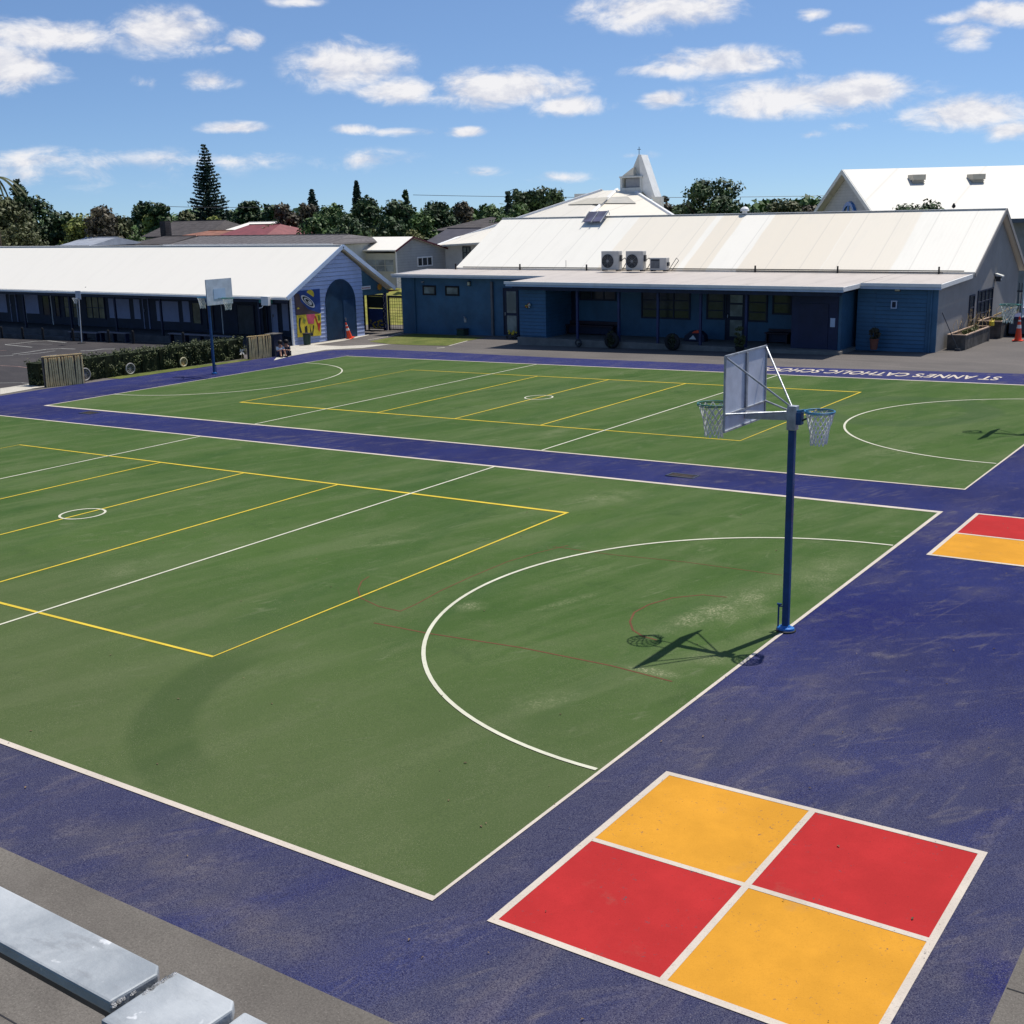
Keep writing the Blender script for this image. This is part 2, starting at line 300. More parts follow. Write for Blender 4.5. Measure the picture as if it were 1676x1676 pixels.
M_skin = paint('skin', (.42, .22, .14), .6, .3, var=.08); M_hair = paint('dark_hair', (.02, .014, .012), .6, .3)
M_yel = paint('mural_yellow', (.62, .48, .05), .6, .2, var=.2, sc_=4)

def roof_mat(name, base, seam=None, bands=None, streak=.15, axis=0):
    t = NT(name); p = t.pos(); sp = t.N('ShaderNodeSeparateXYZ'); t.l.new(p, sp.inputs[0]); x = sp.outputs[axis]
    c = base
    n = t.noise(t.mapv(p, scale=(1.2, .25, .25) if axis == 0 else (.25, 1.2, .25)), 1.5, 6, .6)
    if bands:
        cream, edges = bands
        wob = t.math('ADD', x, t.math('MULTIPLY', t.math('SUBTRACT', t.noise(p, .8, 2), .5), .12))
        tot = None
        for (a, b, s) in edges:
            m = t.math('MULTIPLY', t.math('MULTIPLY', t.rng(wob, a-.06, a+.06), t.rng(wob, b+.06, b-.06)), s)
            tot = m if tot is None else t.math('MAXIMUM', tot, m)
        c = t.mix(tot, c, cream)
    c = t.mix(t.rng(n, .45, .8, 0, streak), c, tuple(v*.78 for v in base))
    if seam:
        fr = t.math('FRACT', t.math('DIVIDE', x, seam)); g = t.math('ABSOLUTE', t.math('SUBTRACT', fr, .5)); e = t.rng(g, .47, .5)
        c = t.mix(t.math('MULTIPLY', e, .35), c, tuple(v*.55 for v in base))
        corr = t.math('SINE', t.math('MULTIPLY', x, 6.2832/.19)); t.bump(t.math('ADD', corr, t.math('MULTIPLY', e, 2)), .12, .006)
    return t.fin(c, .55, .3)
M_roofw = roof_mat('white_metal_roof', (.80, .755, .66), None, None, .15)
M_roofh = roof_mat('hall_roof_metal', (.80, .76, .665), 1.62, ((.72, .63, .49), [(-25.0, -20.65, .55), (-20.3, -19.1, .75), (-17.55, -13.6, .75), (-13.6, -10.5, .6)]), .25)
M_roofc = roof_mat('church_roof_metal', (.68, .63, .53), 4.0, None, .3)
M_roofflat = roof_mat('flat_roof_membrane', (.46, .41, .365), 2.4, None, .9)
M_rooff = roof_mat('far_hall_roof', (.68, .64, .56), 4.2, None, .2)
M_tile = paint('grey_concrete_tiles', (.12, .11, .11), .85, .2, var=.25, sc_=5, line=(0, .8, .3, .5))
M_tiler = paint('red_metal_roof', (.19, .05, .05), .6, .3, var=.15); M_tileo = paint('orange_tiles', (.24, .11, .075), .8, .2, var=.2); M_tileb = paint('brown_tiles', (.075, .066, .064), .85, .2, var=.2, line=(2, .18, .2, .6))
M_tilem = paint('maroon_fence_paint', (.085, .02, .03), .6, .2, var=.2)
M_weather = paint('grey_weatherboard', (.40, .40, .38), .7, .25, var=.06, dirt=.15, line=(2, .17, .14, .62))
M_cream = paint('cream_cladding', (.50, .49, .40), .7, .25, var=.05, dirt=.1); M_plas = paint('pale_plaster', (.62, .62, .58), .85, .2, var=.05, dirt=.2)
M_bush = leaf_mat('shrub_leaf', (.05, .07, .015), (.11, .12, .03), (.2, .17, .06))

# ------------------------------------------------------------------ builders
def wloc(o):
    v = Vector((0, 0, 0))
    while o is not None: v = v+o.location; o = o.parent
    return v
def tag(o, label=None, cat=None, group=None, kind=None):
    if label: o['label'] = label
    if cat: o['category'] = cat
    if group: o['group'] = group
    if kind: o['kind'] = kind
    return o
def link(name, me, mat, parent=None):
    o = bpy.data.objects.new(name, me); COL.objects.link(o)
    if mat: me.materials.append(mat)
    if parent is not None: o.parent = parent
    return o
def thing(name, loc, label, cat, group=None):
    o = bpy.data.objects.new(name, None); COL.objects.link(o); o.location = loc; o.empty_display_size = .2
    return tag(o, label, cat, group)
class MB:
    def __init__(s): s.v = []; s.f = []
    def add(s, vs, fs): k = len(s.v); s.v += [tuple(v) for v in vs]; s.f += [tuple(i+k for i in f) for f in fs]; return s
    def box(s, x0, x1, y0, y1, z0, z1):
        x0, x1 = sorted((x0, x1)); y0, y1 = sorted((y0, y1)); z0, z1 = sorted((z0, z1))
        return s.add([(x, y, z) for z in (z0, z1) for y in (y0, y1) for x in (x0, x1)], [(0, 2, 3, 1), (4, 5, 7, 6), (0, 1, 5, 4), (2, 6, 7, 3), (0, 4, 6, 2), (1, 3, 7, 5)])
    def bar(s, p, q, r, n=6, r2=None):
        p = Vector(p); q = Vector(q); d = (q-p)
        if d.length < 1e-6: return s
        d.normalize(); a = d.orthogonal().normalized(); b = d.cross(a); r2 = r if r2 is None else r2; vs = []
        for c, rr in ((p, r), (q, r2)):
            for i in range(n):
                t = 2*math.pi*i/n+math.pi/n; vs.append(c+(a*math.cos(t)+b*math.sin(t))*rr)
        return s.add(vs, [(i, (i+1) % n, n+(i+1) % n, n+i) for i in range(n)]+[tuple(range(n-1, -1, -1)), tuple(range(n, 2*n))])
    def path(s, pts, r, n=6):
        for a, b in zip(pts, pts[1:]): s.bar(a, b, r, n)
        return s
    def beam(s, p, q, w, h):      # rectangular tube between points
        p = Vector(p); q = Vector(q); d = (q-p).normalized(); a = d.cross(Vector((0, 0, 1)))
        a = a.normalized() if a.length > .01 else Vector((1, 0, 0)); b = a.cross(d); vs = []
        for c in (p, q):
            for i, j in ((-1, -1), (1, -1), (1, 1), (-1, 1)): vs.append(c+a*i*w/2+b*j*h/2)
        return s.add(vs, [(0, 1, 5, 4), (1, 2, 6, 5), (2, 3, 7, 6), (3, 0, 4, 7), (3, 2, 1, 0), (4, 5, 6, 7)])
    def prism(s, poly, d):        # closed 3-D polygon pushed along d
        n = len(poly); d = Vector(d); a = [Vector(p) for p in poly]; b = [p+d for p in a]
        return s.add(a+b, [tuple(range(n)), tuple(range(2*n-1, n-1, -1))]+[(i, n+i, n+(i+1) % n, (i+1) % n) for i in range(n)])
    def ring(s, c, R_, r, n=40, m=8, ax=2, sq=1):
        c = Vector(c); vs = []
        for i in range(n):
            t = 2*math.pi*i/n
            for j in range(m):
                a = 2*math.pi*j/m; rr = R_+r*math.cos(a); l = [rr*math.cos(t), rr*math.sin(t)*sq, r*math.sin(a)]
                if ax == 0: l = [l[2], l[0], l[1]]
                elif ax == 1: l = [l[0], l[2], l[1]]
                vs.append(c+Vector(l))
        return s.add(vs, [(i*m+j, ((i+1) % n)*m+j, ((i+1) % n)*m+(j+1) % m, i*m+(j+1) % m) for i in range(n) for j in range(m)])
    def lathe(s, c, prof, n=20, sx=1, sy=1):
        c = Vector(c); vs = []; k = len(prof)
        for (r, z) in prof:
            for i in range(n): t = 2*math.pi*i/n; vs.append((c.x+r*sx*math.cos(t), c.y+r*sy*math.sin(t), c.z+z))
        return s.add(vs, [(j*n+i, j*n+(i+1) % n, (j+1)*n+(i+1) % n, (j+1)*n+i) for j in range(k-1) for i in range(n)]+[tuple(range(n-1, -1, -1)), tuple(range((k-1)*n, k*n))])
    def build(s, name, mat, parent=None, smooth=False, bevel=0):
        o = wloc(parent) if parent is not None else Vector((0, 0, 0))
        me = bpy.data.meshes.new(name); me.from_pydata([(v[0]-o.x, v[1]-o.y, v[2]-o.z) for v in s.v], [], s.f)
        bm = bmesh.new(); bm.from_mesh(me); bmesh.ops.recalc_face_normals(bm, faces=bm.faces)
        if bevel: bmesh.ops.bevel(bm, geom=bm.edges[:], offset=bevel, segments=2, affect='EDGES', profile=.6)
        bm.to_mesh(me); bm.free()
        if smooth:
            for p in me.polygons: p.use_smooth = True
        return link(name, me, mat, parent)
def B(name, mat, parent, *boxes, **k):
    m = MB()
    for b in boxes: m.box(*b)
    return m.build(name, mat, parent, **k)
def sheet(name, pts, h, mat, kind='structure', step=1.5, parent=None, label=None):
    """flat outline laid on the falling ground, h above it"""
    bm = bmesh.new(); vs = [bm.verts.new((x, y, gz(x)+h)) for x, y in pts]
    f = bm.faces.new(vs); bm.normal_update()
    if f.normal.z < 0: f.normal_flip()
    bmesh.ops.triangulate(bm, faces=bm.faces)
    me = bpy.data.meshes.new(name); bm.to_mesh(me); bm.free(); o = link(name, me, mat, parent)
    if kind: tag(o, label, kind=kind)
    return o
def strips(name, segs, h, mat, kind='structure', extra=()):
    """painted lines: each a mitre-less strip of given width; butt ends, laid h above the ground"""
    me = bpy.data.meshes.new(name); vs = []; fs = []
    for pts, w, closed in segs:
        n = len(pts); base = len(vs)
        for i, (x, y) in enumerate(pts):
            a = pts[(i-1) % n] if (closed or i > 0) else pts[i]; b = pts[(i+1) % n] if (closed or i < n-1) else pts[i]
            dx, dy = b[0]-a[0], b[1]-a[1]; L = math.hypot(dx, dy) or 1; dx /= L; dy /= L
            s_ = 1.0
            if (closed or 0 < i < n-1):
                p = (x-a[0], y-a[1]); lp = math.hypot(*p) or 1; cs = (p[0]*dx+p[1]*dy)/lp; s_ = 1/max(.35, cs)
            vs += [(x-dy*w/2*s_, y+dx*w/2*s_, gz(x)+h), (x+dy*w/2*s_, y-dx*w/2*s_, gz(x)+h)]
        for i in range(n if closed else n-1):
            j = (i+1) % n; fs.append((base+2*i, base+2*i+1, base+2*j+1, base+2*j))
    me.from_pydata(vs, [], fs)
    for p in me.polygons: pass
    bm = bmesh.new(); bm.from_mesh(me)
    for f in bm.faces:
        f.normal_update()
        if f.normal.z < 0: f.normal_flip()
    bm.to_mesh(me); bm.free()
    o = link(name, me, mat); tag(o, kind=kind); return o
def arc(cx, cy, r, a0, a1, n=48): return [(cx+r*math.cos(R(a0+(a1-a0)*i/n)), cy+r*math.sin(R(a0+(a1-a0)*i/n))) for i in range(n+1)]
def rr(u0, v0, u1, v1, Y):      # picture rectangle on the wall plane y=Y -> x0,x1,z0,z1
    x0, z1 = PY(u0, v0, Y); x1, z0 = PY(u1, v1, Y); _, z1b = PY(u1, v0, Y); _, z0b = PY(u0, v1, Y)
    return x0, x1, (z0+z0b)/2 if abs(z0-z0b) < .5 else z0, (z1+z1b)/2 if abs(z1-z1b) < .5 else z1
def window(parent, x0, x1, z0, z1, Y, nx=1, nz=1, fm=None, gm=None, fw=.06, name='window'):
    """framed window on a wall whose outside faces -y at Y"""
    fm = fm or M_navyd; gm = gm or M_glass; m = MB(); y0, y1 = Y-.045, Y+.01
    m.box(x0, x1, y0, y1, z1-fw, z1); m.box(x0, x1, y0, y1, z0, z0+fw); m.box(x0, x0+fw, y0+.002, y1, z0+fw, z1-fw); m.box(x1-fw, x1, y0+.002, y1, z0+fw, z1-fw)
    for i in range(1, nx): x = x0+(x1-x0)*i/nx; m.box(x-fw*.4, x+fw*.4, y0+.005, y1, z0+fw, z1-fw)
    for j in range(1, nz): z = z0+(z1-z0)*j/nz; m.box(x0+fw, x1-fw, y0+.009, y1, z-fw*.35, z+fw*.35)
    f = m.build(name, fm, parent); MB().box(x0+fw*.5, x1-fw*.5, Y-.012, Y+.01, z0+fw*.5, z1-fw*.5).build('pane', gm, f); return f
def windowx(parent, y0, y1, z0, z1, X, ny=1, nz=1, fm=None, gm=None, fw=.06):
    """the same on a wall facing +x at X"""
    fm = fm or M_navyd; gm = gm or M_glass; m = MB(); x0, x1 = X-.01, X+.045
    m.box(x0, x1, y0, y1, z1-fw, z1); m.box(x0, x1, y0, y1, z0, z0+fw); m.box(x0, x1-.002, y0, y0+fw, z0+fw, z1-fw); m.box(x0, x1-.002, y1-fw, y1, z0+fw, z1-fw)
    for i in range(1, ny): y = y0+(y1-y0)*i/ny; m.box(x0, x1-.005, y-fw*.4, y+fw*.4, z0+fw, z1-fw)
    for j in range(1, nz): z = z0+(z1-z0)*j/nz; m.box(x0, x1-.009, y0+fw, y1-fw, z-fw*.35, z+fw*.35)
    f = m.build('window', fm, parent); MB().box(X-.01, X+.012, y0+fw*.5, y1-fw*.5, z0+fw*.5, z1-fw*.5).build('pane', gm, f); return f
def door(parent, x0, x1, z0, z1, Y, mat, fm, glass=None, handle=True):
    m = MB(); m.box(x0-.05, x0, Y-.05, Y+.01, z0, z1+.05); m.box(x1, x1+.05, Y-.05, Y+.01, z0, z1+.05); m.box(x0, x1, Y-.05, Y+.01, z1, z1+.05); f = m.build('door_frame', fm, parent)
    d = B('door', mat, parent, (x0, x1, Y-.03, Y+.01, z0, z1))
    if glass:
        for g in glass: B('pane', M_glassb, d, (x0+(x1-x0)*g[0], x0+(x1-x0)*g[1], Y-.036, Y-.028, z0+(z1-z0)*g[2], z0+(z1-z0)*g[3]))
    if handle: B('handle', M_galv, d, (x0+.07, x0+.10, Y-.09, Y-.03, z0+.95, z0+1.1))
    return d
def roof_slab(name, poly, th, mat, parent):
    m = MB(); m.prism(poly, (0, 0, -th)); return m.build(name, mat, parent)

# ================================================================== THE SETTING
# far ground to the horizon (level beyond the school), yard asphalt, paint
gx = [-2500, -600, -90, -60, -30, 0, 25, 400, 2500]; gy = [-1500, -200, -40, 0, 40, 90, 200, 800, 3000]
me = bpy.data.meshes.new('ground'); me.from_pydata([(x, y, gz(x)-.06) for y in gy for x in gx], [], [(j*9+i, j*9+i+1, (j+1)*9+i+1, (j+1)*9+i) for j in range(8) for i in range(8)])
tag(link('ground', me, M_far), kind='structure')
me = bpy.data.meshes.new('asphalt_yard'); ax_ = [-88, -60, -30, 0, 24]
me.from_pydata([(x, y, gz(x)-.004) for y in (-14, 20, 62) for x in ax_], [], [(j*5+i, j*5+i+1, (j+1)*5+i+1, (j+1)*5+i) for j in range(2) for i in range(4)])
tag(link('asphalt_yard', me, M_asph), kind='structure')
sheet('dark_asphalt_playground', [(-85, 10), (-36.9, 10), G(0, 645), G(68, 632), (-36.0, 22), (-36, 34.6), (-85, 34.6)], .003, M_asph2)
nb = [(-44, -1.43), (4.33, -1.43), (4.33, 35.5), (-2.8, 35.3), G(1300, 601), G(900, 585), G(720, 576), G(610, 571.5), (-32.2, 34.75), G(545, 573), G(490, 580), (-33.9, 31.4), (-34.0, 30.2), (-34.2, 26.5), (-34.5, 23.5), (-34.75, 20.2), G(0, 648), (-37, 10), (-44, 8)]
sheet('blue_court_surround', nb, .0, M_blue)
sheet('concrete_apron', [(-44, -14), (12, -14), (12, 36), (4.33, 36), (4.33, -1.43), (-44, -1.43)], .0, M_conc)
DX, GAP = -.095, 2.079; Y2 = 15.25+GAP
sheet('green_court_surface', [(-30.5, 0), (0, 0), (0, 15.25), (-30.5, 15.25)], .004, M_green)
sheet('green_court_surface', [(-30.5+DX, Y2), (DX, Y2), (DX, Y2+15.25), (-30.5+DX, Y2+15.25)], .004, M_green)
def court(ox, oy, gaps):
    q = lambda x, y: (x+ox, y+oy)
    w = []
    w.append(([q(-30.5, 0), q(0, 0), q(0, 15.25), q(-30.5, 15.25)], .068, True))
    strips('court_boundary_line', w, .008, M_line)
    t3 = [([q(-10.17, .034), q(-10.17, 15.216)], .05, False), ([q(-20.33, .034), q(-20.33, 15.216)], .05, False)]
    t3.append((arc(ox, oy+7.7, 4.9, 90.6, 269.4, 64), .056, False)); t3.append((arc(ox-30.5, oy+7.7, 4.9, -89.4, 89.4, 64), .056, False))
    t3.append((arc(ox-15.25, oy+7.625, .45, 0, 360, 40)[:-1], .05, True))
    strips('court_white_line', t3, .012, M_line2)
    y = [([q(-24.25, 3.125), q(-6.25, 3.125), q(-6.25, 12.125), q(-24.25, 12.125)], .05, True)]
    y += [([q(-15.25+k, 3.15), q(-15.25+k, 12.1)], .05, False) for k in (-3, 0, 3)]
    strips('court_yellow_line', y, .010, M_yline)
court(0, 0, None); court(DX, Y2, None)
# faded red key lines of an older basketball court at the near goal
strips('faded_red_line', [([G(612, 1020), G(700, 1037), G(850, 1060), G(1000, 1090), G(1100, 1116)], .03, False), ([G(905, 895), G(1000, 908), G(1120, 920), G(1280, 942)], .022, False),
    ([G(u, v) for u, v in ((1190, 978), (1150, 974), (1100, 979), (1062, 990), (1038, 1003), (1031, 1018), (1036, 1032), (1052, 1042), (1075, 1048))], .03, False),
    ([G(u, v) for u, v in ((930, 893), (880, 905), (830, 920), (770, 945), (720, 968), (680, 990), (655, 1001), (620, 993), (590, 979), (586, 965), (592, 952), (604, 944))], .022, False)], .006, M_rline)
# four-square pads
def four_square(x0, y0, cols):
    s = 3.1; h = s/2
    for (i, j, m) in cols: sheet('painted_square', [(x0+i*h, y0+j*h), (x0+i*h+h, y0+j*h), (x0+i*h+h, y0+j*h+h), (x0+i*h, y0+j*h+h)], .004, m)
    strips('four_square_line', [([(x0, y0), (x0+s, y0), (x0+s, y0+s), (x0, y0+s)], .068, True)], .007, M_line)
    strips('four_square_line', [([(x0+h, y0+.034), (x0+h, y0+s-.034)], .062, False), ([(x0+.034, y0+h), (x0+h-.031, y0+h)], .062, False), ([(x0+h+.031, y0+h), (x0+s-.034, y0+h)], .062, False)], .007, M_line)
four_square(.62, 0.0, [(0, 0, M_red), (1, 0, M_orange), (0, 1, M_orange), (1, 1, M_red)])
four_square(.62, 12.33, [(0, 0, M_orange), (1, 0, M_red), (0, 1, M_red), (1, 1, M_orange)])
# painted school name on the far blue strip, read from the building side
cu = bpy.data.curves.new('txt', 'FONT'); cu.body = "ST ANNE'S CATHOLIC SCHOOL"; cu.size = 1; cu.offset = .02; cu.space_character = 1.06
to = bpy.data.objects.new('txt', cu); COL.objects.link(to); bpy.context.view_layer.update()
me = bpy.data.meshes.new_from_object(to); bpy.data.objects.remove(to)
xs = [v.co.x for v in me.vertices]; ys = [v.co.y for v in me.vertices]; tx0, tx1, ty0, ty1 = min(xs), max(xs), min(ys), max(ys)
for v in me.vertices:
    a = (v.co.x-tx0)/(tx1-tx0); b = (v.co.y-ty0)/(ty1-ty0)
    x = -3.25-a*8.35; y = 34.32-b*.92+.055*a*0; v.co = (x, y, gz(x)+.006)
tag(link('painted_school_name', me, M_line), kind='structure')
# pale path, gate path edge, grass patch, kerb strip, worn markings on the dark playground
sheet('concrete_path', [G(448, 590), G(470, 566), G(500, 564.5), G(560, 566.5), G(640, 563.2), G(593, 569.6), G(533, 572.6), G(478, 582.5)], .004, M_path)
sheet('concrete_path_edge', [G(500, 564), G(556, 556), G(600, 547.2), G(605, 548.4), G(562, 558), G(506, 566)], .007, M_path)
strips('path_edge_line', [([G(602, 556.5), G(640, 550), G(673, 541)], .09, False), ([G(715, 570), G(728, 569)], .14, False), ([G(735, 566), G(765, 558)], .1, False)], .006, M_path)
sheet('grass_patch', [G(604, 559), G(640, 552), G(677, 546), G(740, 549), G(795, 552.5), G(762, 558.5), G(731, 566), G(680, 565), G(636, 563)], .006, M_grassy)
sheet('concrete_kerb', [G(0, 636), G(62, 627), G(76, 632.5), G(0, 646)], .009, M_path)
sheet('grass_strip', [(-34.3, 23.3), (-34.05, 26.6), (-33.95, 30.1), (-34.5, 30.2), (-34.9, 27), (-35.2, 23.3)], .008, M_grassy)
M_chalk = ground_mat('worn_white_marking', (.24, .24, .23), (.36, .36, .34), (.3, .3, .29), 3, .9, 20)
M_chalkr = ground_mat('worn_pink_marking', (.20, .13, .12), (.26, .17, .15), (.2, .14, .13), 3, .9, 20)
strips('worn_playground_marking', [([G(8, 564), G(30, 562), G(55, 559), G(78, 557.8), G(108, 561)], .12, False), ([G(8, 564.2), G(53, 568.5)], .12, False), ([G(45, 563), G(85, 563.5)], .06, False),
    ([G(20, 580), G(50, 576), G(75, 572), G(100, 570.5), G(123, 571.5)], .12, False), ([G(30, 581), G(65, 578), G(90, 574.5)], .1, False), ([G(132, 574.5), G(150, 574), G(168, 571.5), G(188, 571.3)], .14, False),
    ([G(0, 583), G(22, 582)], .12, False), ([G(75, 582.5), G(93, 581)], .1, False)], .007, M_chalk)
strips('worn_playground_line', [([G(0, 598.5), G(30, 600), G(62, 604.5)], .09, False), ([G(0, 574), G(10, 573.7)], .1, False)], .007, M_chalkr)
strips('worn_playground_line', [([G(0, 627), G(35, 626.6), G(58, 629)], .07, False)], .007, M_chalk)
def grate(u, v, L, Wd, label, nsl):
    x, y = G(u, v); t = thing('drain_grate', (x, y, gz(x)), label, 'drain grate', 'drain grates in the blue strip')
    B('frame', M_dark, t, (x-L/2, x+L/2, y-Wd/2, y-Wd/2+.04, gz(x)+.001, gz(x)+.016), (x-L/2, x+L/2, y+Wd/2-.04, y+Wd/2, gz(x)+.001, gz(x)+.016), (x-L/2, x-L/2+.04, y-Wd/2+.04, y+Wd/2-.04, gz(x)+.001, gz(x)+.015), (x+L/2-.04, x+L/2, y-Wd/2+.04, y+Wd/2-.04, gz(x)+.001, gz(x)+.015))
    m = MB()
    for i in range(nsl): a = x-L/2+.06+(L-.12)*i/nsl; m.box(a, a+.02, y-Wd/2+.04, y+Wd/2-.04, gz(x)+.003, gz(x)+.014)
    m.build('slats', paint('rusty_grate', (.06, .045, .038), .8, var=.4, sc_=20), t); B('pit', M_black, t, (x-L/2+.02, x+L/2-.02, y-Wd/2+.02, y+Wd/2-.02, gz(x)+.0008, gz(x)+.0025))
grate(1117, 779, .68, .34, 'rusty slotted drain grate in the blue strip, nearest the tall goal post', 14)
grate(147, 676, .60, .42, 'dark drain cover in the blue strip near the far court left corner', 10)

# ================================================================== LARGE STRUCTURES
def weatherboard(m, y0f, y1f, z0, z1, X, pitch=.19, holes=None):
    """lapped boards on a wall facing +x; y limits are functions of height"""
    z = z0
    while z < z1-1e-3:
        t = min(z+pitch, z1); a0, b0, a1, b1 = y0f(z), y1f(z), y0f(t), y1f(t)
        m.add([(X+.034, a0, z), (X+.034, b0, z), (X+.010, b1, t), (X+.010, a1, t), (X, a0, z), (X, b0, z), (X, b1, t), (X, a1, t)], [(0, 1, 2, 3), (4, 5, 1, 0), (3, 2, 6, 7), (0, 3, 7, 4), (1, 5, 6, 2)])
        z = t
def boards_y(m, x0, x1, z0, z1, Y, pitch=.16):
    z = z0
    while z < z1-1e-3:
        t = min(z+pitch, z1)
        m.add([(x0, Y-.026, z), (x1, Y-.026, z), (x1, Y-.008, t), (x0, Y-.008, t), (x0, Y, z), (x1, Y, z), (x1, Y, t), (x0, Y, t)], [(0, 1, 2, 3), (4, 5, 1, 0), (3, 2, 6, 7), (0, 3, 7, 4), (1, 5, 6, 2)]); z = t

# ---------------- classroom block with the arched gable
XG = -36.7
YE = PX(595, 520, XG)[0]      # rear edge of the gable wall; the roof carries on over it
cb = thing('classroom_block', (-50, 37.3, gz(-50)), 'long low classroom block with white roof, navy veranda wall and lilac gable with an arch', 'building')
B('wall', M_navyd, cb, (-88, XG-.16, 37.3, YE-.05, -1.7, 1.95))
m = MB(); m.prism([(XG-.15, 35.5, -1.0), (XG-.15, YE, -1.0), (XG-.15, YE, 1.72+(42.55-YE)*.62), (XG-.15, 39.1, 3.86), (XG-.15, 35.5, 1.78)], (.15, 0, 0)); m.build('gable_wall', M_lilac, cb)
def gy0(z): return 35.5 if z < 1.78 else 35.5+(z-1.78)/(3.86-1.78)*3.6
def gy1(z): return min(YE, 42.55-(z-1.72)/(3.86-1.72)*3.45)
m = MB(); weatherboard(m, gy0, gy1, -.60, 3.84, XG+.002, .2); m.build('weatherboard_cladding', M_lilac, cb)
m = MB(); th = .10
m.prism([(-88, 34.95, 1.72), (-88, 39.1, 4.02), (-88, 39.1, 4.12), (-88, 34.95, 1.82)], (88+XG+.28, 0, 0)); m.build('roof', M_roofw, cb)
m = MB(); m.prism([(-88, 43.0, 1.68), (-88, 39.1, 4.02), (-88, 39.1, 4.118), (-88, 43.0, 1.78)], (88+XG+.28, 0, 0)); m.build('roof', M_roofw, cb)
B('ridge_cap', M_white, cb, (-88, XG+.28, 38.98, 39.22, 4.10, 4.132))
m = MB(); m.beam((XG+.30, 34.93, 1.74), (XG+.30, 39.1, 4.06), .04, .2); m.beam((XG+.30, 43.02, 1.70), (XG+.30, 39.1, 4.06), .04, .2); m.build('barge_board', M_fascia, cb)
B('gutter', M_white, cb, (-88, XG+.3, 34.83, 34.95, 1.68, 1.78))
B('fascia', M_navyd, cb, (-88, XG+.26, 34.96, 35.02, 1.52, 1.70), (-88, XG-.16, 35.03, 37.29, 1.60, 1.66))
B('veranda_floor', paint('veranda_concrete', (.08, .08, .085), .9, .2, var=.2), cb, (-88, XG-.16, 34.9, 37.29, -1.6, -.42), (-88, -52, 34.2, 34.89, -1.7, -.72))
WY = 37.3
def panel(u0, v0, u1, v1, mat, name='wall_panel', Y=WY, d=.02):
    x0, x1, z0, z1 = rr(u0, v0, u1, v1, Y); return B(name, mat, cb, (x0, x1, Y-d, Y+.01, z0, z1))
for a in ((-4, 480, 13, 511), (39, 482, 65, 513), (177, 489, 214, 521), (218, 490, 231, 522), (255, 493, 294, 526), (298, 493, 312, 527), (461, 497, 474, 541)): panel(*a, M_lilacpanel)
for a, nx, nz, g in (((68, 483, 84, 517), 1, 1, M_glass), ((88, 484, 100, 519), 1, 1, M_glass), ((103, 485, 116, 520), 1, 2, M_glassw), ((117, 485, 130, 521), 1, 2, M_glassw), ((139, 485, 174, 522), 3, 2, M_glassw), ((313, 494, 331, 531), 1, 1, M_glassw), ((336, 495, 352, 540), 1, 1, M_glass)):
    x0, x1, z0, z1 = rr(*a, WY); window(cb, x0, x1, z0, z1, WY, nx, nz, gm=g)
for (u0, v0, u1, v1, mt, lt) in ((16, 482, 31, 534, M_navyd, 1), (234, 489, 247, 545, M_navyd, 1), (388, 500, 419, 560, M_dark, 0), (430, 500, 440, 563, M_black, 0), (445, 500, 457, 560, M_lilacpanel, 1)):  # slabs without handles are coloured as the darkness of open bays
    x0, x1, z0, z1 = rr(u0, v0, u1, v1, WY); door(cb, x0, x1, max(z0, -.4), z1, WY, mt, M_lilacpanel if lt else M_navyd, handle=bool(lt))
for u in (41, 84, 362, 126):
    x, z = PY(u, 500, 37.0); MB().bar((x, 37.0, -.42), (x, 37.0, 1.6), .03).build('downpipe', M_white, cb)
for x in (-38.6, -42.2, -46.0, -49.8, -53.8, -58.2, -63, -68): B('veranda_post', M_navyd, cb, (x-.05, x+.05, 35.08, 35.18, -.42, 1.6))
B('corner_post', M_white, cb, (XG-.02, XG+.06, 35.38, 35.48, gz(XG), 1.78))
sg = B('door_sign', paint('teal_sign', (.03, .2, .19), .5), cb, (-38.35, -37.45, 34.92, 34.955, 1.49, 1.67)); B('sign_lettering', M_white, sg, *[(-38.05+i*.055, -38.01+i*.055, 34.905, 34.925, 1.545, 1.615) for i in range(7)])
# teal board closing the rear end of the gable under the eave
zlo = PX(612, 482, XG)[1]; MB().prism([(XG-.05, YE+.002, zlo), (XG-.05, 42.8, zlo), (XG-.05, 42.8, 1.58), (XG-.05, YE+.002, 1.70+(42.55-YE)*.60)], (.05, 0, 0)).build('teal_infill', paint('teal_board', (.05, .12, .17), .6), cb)
# arched doorway
ya, zb_ = PX(535, 552, XG); yb, _ = PX(583.5, 548, XG); _, zt = PX(562, 456, XG)
yc, r_ = (ya+yb)/2, (yb-ya)/2; zs = zt-r_*1.05
poly = [(XG+.03, ya, -.62), (XG+.03, yb, -.62)]+[(XG+.03, yc+r_*math.cos(R(a)), zs+r_*1.05*math.sin(R(a))) for a in range(0, 181, 8)]
MB().prism(poly, (.035, 0, 0)).build('arched_panel', M_arch, cb)
dr = B('door', paint('arch_door_blue', (.018, .05, .11), .5, .3), cb, (XG+.06, XG+.085, yc+.15, yb-.14, -.6, 1.35)); B('handle', M_galv, dr, (XG+.085, XG+.14, yc+.22, yc+.25, .3, .45))
# low vents / trim on the roof edge
x, z = PY(138, 473, 35.2); t = thing('roof_vent', (x, 35.3, z-.12), 'tiny black vent on the gutter of the classroom roof', 'vent'); MB().lathe((x, 35.35, z-.12), [(.05, 0), (.05, .12), (.11, .14), (.1, .2), (.02, .24)], 10).build('cap', M_black, t)

